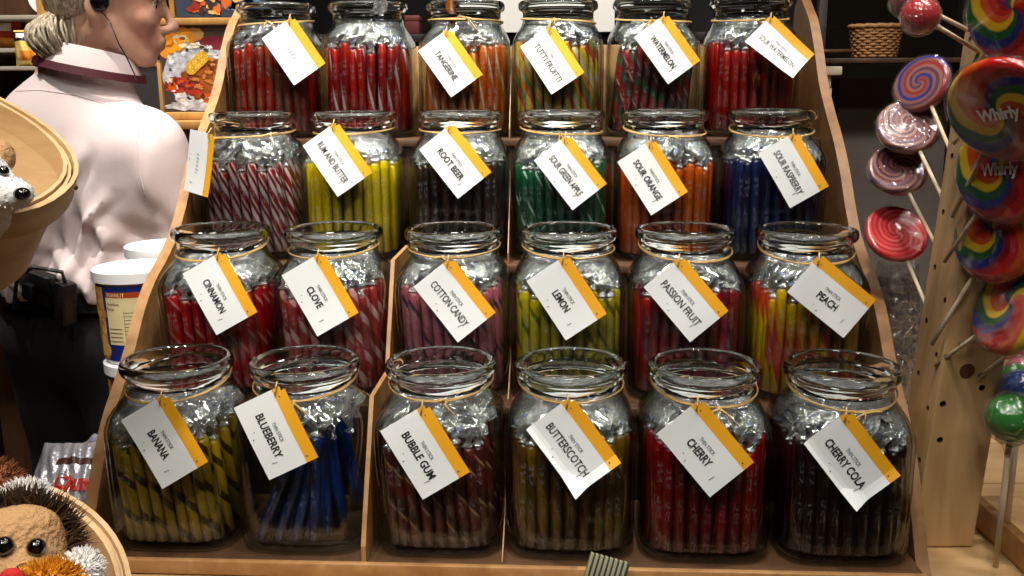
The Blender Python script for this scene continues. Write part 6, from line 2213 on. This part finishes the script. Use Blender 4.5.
# white sheet standing on the shelf
a4, b4 = at(456, 31, DY - 0.02), at(616, -70, DY - 0.02)
wsn = empty('white_notice', (a4.x, DY - 0.02, zS + 0.0005), 'large white notice board behind the jars tagged TUTTI FRUITTI', 'notice board')
w4 = b4.x - a4.x
MB().box((0, 0, 0), (w4, 0.004, b4.z - zS), bev=0.001).build('board', [M['paper']], wsn, smooth=False)
MB().box((w4 * 0.80, -0.002, 0), (w4 * 0.806, -0.0005, b4.z - zS)).build('sheet_seam', [pm('seam_grey', srgb(190, 188, 184), 0.6)], wsn, smooth=False)
a5, b5 = at(590, 30, DY - 0.05), at(618, 6, DY - 0.05)
# small goods on that shelf
rr = random.Random(31)
goods = [(338, 14, 22, M['paper'], 'white box on the black shelf'), (372, 12, 16, M['greywall'], 'grey box on the black shelf'), (405, 16, 14, pm('goods_maroon', srgb(96, 40, 40), 0.5), 'maroon box on the black shelf'),
         (432, 10, 18, M['greywall'], 'narrow grey box on the black shelf beside the white notice')]
for (px, top_, wpx, mt, lab) in goods:
    p0, p1 = at(px, 34, DY + 0.02), at(px + wpx, top_, DY + 0.02)
    g_ = empty('carton', (p0.x, DY + 0.02, zS + 0.0005), lab, 'box', 'cartons behind the top row')
    wd_, hh = p1.x - p0.x, max(0.03, p1.z - zS)
    MB().box((0, 0, 0), (wd_, 0.07, hh), bev=0.003).build('carton_body', [mt], g_)
    MB().box((-0.001, -0.001, hh - 0.012), (wd_ + 0.001, 0.071, hh + 0.001), bev=0.002).build('carton_lid', [mt], g_)

# right background: shelf with the wicker basket, clear sheet and cream blocks
RY = 2.35
shz = at(885, 58, RY).z
rs = empty('side_shelf', (0.95, RY + 0.1, 0), 'dark shelf against the grey panel on the right', 'shelf')
x0, x1 = at(822, 60, RY).x - 0.95, at(990, 60, RY).x - 0.95
MB().box((x0, -0.12, shz - 0.012), (x1, 0.098, shz), bev=0.002).build('shelf_board', [M['darkwood']], rs)
MB().box((x1, -0.12, 0), (x1 + 0.02, 0.098, 2.3), bev=0.002).build('upright', [M['dark']], rs)
MB().box((x0 - 0.02, -0.12, 0), (x0, 0.098, 2.3), bev=0.002).build('upright', [M['dark']], rs)
zc = at(900, 132, RY).z - 0.02
# shelf rod at left
zr = at(830, 50, RY - 0.13).z
MB().tube([Vector((at(812, 50, RY - 0.13).x - 0.95, -0.13, zr)), Vector((at(868, 50, RY - 0.13).x - 0.95, -0.13, zr))], 0.005, 8).build('rail', [M['rack_in']], rs, smooth=True)
wb = at(885, 57, RY - 0.03)
wk_e = empty('wicker_basket', (wb.x, RY + 0.04, shz + 0.001), 'small brown wicker basket with cream paper on the dark shelf', 'basket')
wm = MB()
WH, WR0, WR1 = at(885, 26, RY).z - shz, 0.048, 0.060
nS = 26
for lv in range(11):
    z = 0.004 + (WH - 0.008) * lv / 10
    pts = []
    for j in range(nS * 3 + 1):
        a = 2 * PI * j / (nS * 3)
        r_ = WR0 + (WR1 - WR0) * z / WH + 0.0022 * math.cos(nS / 2 * a + PI * lv)
        pts.append((r_ * math.cos(a), r_ * 0.8 * math.sin(a), z))
    wm.tube(pts, 0.0036, 6, cap=False)
wm.build('woven_side', [pm('wicker', srgb(150, 104, 58), 0.6, bump=0.4, bscale=200, var=0.3, vscale=40)], wk_e, smooth=True)
wm = MB()
for j in range(nS):
    a = 2 * PI * j / nS
    wm.tube([(WR0 * math.cos(a), WR0 * 0.8 * math.sin(a), 0), (WR1 * math.cos(a), WR1 * 0.8 * math.sin(a), WH)], 0.0022, 6)
wm.build('stakes', [pm('wicker_stake', srgb(130, 88, 48), 0.6, var=0.2)], wk_e, smooth=True)
MB().tube([((WR1 + 0.002) * math.cos(2 * PI * j / 40), (WR1 + 0.002) * 0.8 * math.sin(2 * PI * j / 40), WH + 0.001 * math.sin(j * 2.2)) for j in range(41)], 0.0055, 8, cap=False).build('woven_rim', [pm('wicker_rim', srgb(166, 120, 70), 0.6, bump=0.5, bscale=150, var=0.3)], wk_e, smooth=True)
MB().lathe([(0, 0), (WR0 - 0.004, 0.0), (WR0 - 0.003, 0.003), (0, 0.003)], 30).move(lambda p: Vector((p.x, p.y * 0.8, p.z))).build('basket_bottom', [M['rack_in']], wk_e)
cr = MB(); rr = random.Random(8)
def crump(p):
    n = p.normalized()
    return p * (1 + 0.35 * math.sin(9 * n.x + 3) * math.sin(11 * n.y) * math.sin(8 * n.z + 1) + rr.uniform(-0.08, 0.08))
cr.ball((0, 0, 0), (0.042, 0.032, 0.020), 0, 24, 14); cr.move(crump); cr.move(lambda p: p + Vector((0, 0, WH - 0.018)))
cpap = cr.build('crumpled_paper', [pm('cream_paper', srgb(214, 196, 160), 0.7)], None, smooth=False, loc=(wb.x, RY + 0.04, shz + 0.001))
tag(cpap, 'crumpled cream paper lying in the small wicker basket', 'paper')

# cream blocks and a clear sheet beside the right end of the rack
BY0 = 1.80
p0, p1 = at(806, 240, BY0), at(844, 62, BY0)
blk = empty('display_riser', ((p0.x + p1.x) / 2, BY0 + 0.08, TZ - 0.899), 'cream stepped display column standing behind the right rack side', 'display stand')
cx_ = (p0.x + p1.x) / 2
z62, z70, z84 = at(825, 63, BY0).z, at(825, 72, BY0).z, at(825, 84, BY0).z
xe = at(837, 120, BY0).x - cx_
MB().box((-0.05, -0.06, 0), (xe - 0.006, 0.08, z84 - 0.001), bev=0.002).build('column', [M['cream']], blk)
MB().box((-0.05, -0.065, z84 - 0.0005), (xe - 0.010, 0.08, z70 - 0.0005), bev=0.002).build('block', [M['cream']], blk)
MB().box((-0.06, -0.075, z70), (at(844, 66, BY0).x - cx_, 0.09, z62), bev=0.003).build('slab', [M['cream']], blk)
ac0, ac1 = at(802, 62, BY0), at(836, 27, BY0)
acr = MB().box((ac0.x - 0.01, BY0 - 0.004, z62 + 0.0005), (ac1.x, BY0 - 0.001, ac1.z), bev=0.0004).build('acrylic_sheet', [glass_mat('acrylic', (0.90, 0.92, 0.92, 1), 0.01, 0.05, (0.55, 0.58, 0.56, 1))])
tag(acr, 'upright clear acrylic sheet standing on the cream display column', 'clear panel')
# orange board low at the right edge
ob0, ob1 = at(985, 420, 1.86), at(1100, 318, 1.86)
obx = empty('orange_carton', ((ob0.x + ob1.x) / 2, 1.93, 0), 'orange brown cartons stacked beyond the tray at the right edge', 'box')
wd_ = (ob1.x - ob0.x) / 2
for z0, z1 in ((0, 0.45), (0.452, ob1.z)):
    MB().box((-wd_, -0.07, z0 + 0.0005), (wd_, 0.15, z1 - 0.0005), bev=0.004).build('carton_body', [pm('orange_card', srgb(186, 84, 34), 0.6, var=0.15)], obx)
MB().box((-wd_, -0.072, ob1.z - 0.055), (wd_, -0.0705, ob1.z - 0.050)).build('carton_seam', [M['cream']], obx)


# ------------------------------------------------------------------ small pieces belong to the part they sit on
def hang(child, parent_part):
    for o in list(COL.objects):
        if o.parent is None or o.name.split('.')[0] != child: continue
        for q in o.parent.children:
            if q.name.split('.')[0] == parent_part:
                o.parent = q
                break


for c_, p_ in (('wrapper_gather', 'wrapper'), ('wrapper_print', 'wrapper'), ('tie_loop', 'card'), ('hair_tie', 'ponytail'), ('collar', 'shirt'), ('yoke_seam', 'shirt'), ('sleeve_seam', 'shirt'),
               ('strap_slider', 'apron_strap'), ('belt_pouch', 'belt'), ('earpiece_wire', 'earpiece'), ('tack', 'outer_hoop'), ('screw', 'tray_rail'), ('wood_knot', 'post_block'), ('sheet_seam', 'board'), ('carton_seam', 'carton_body')):
    hang(c_, p_)
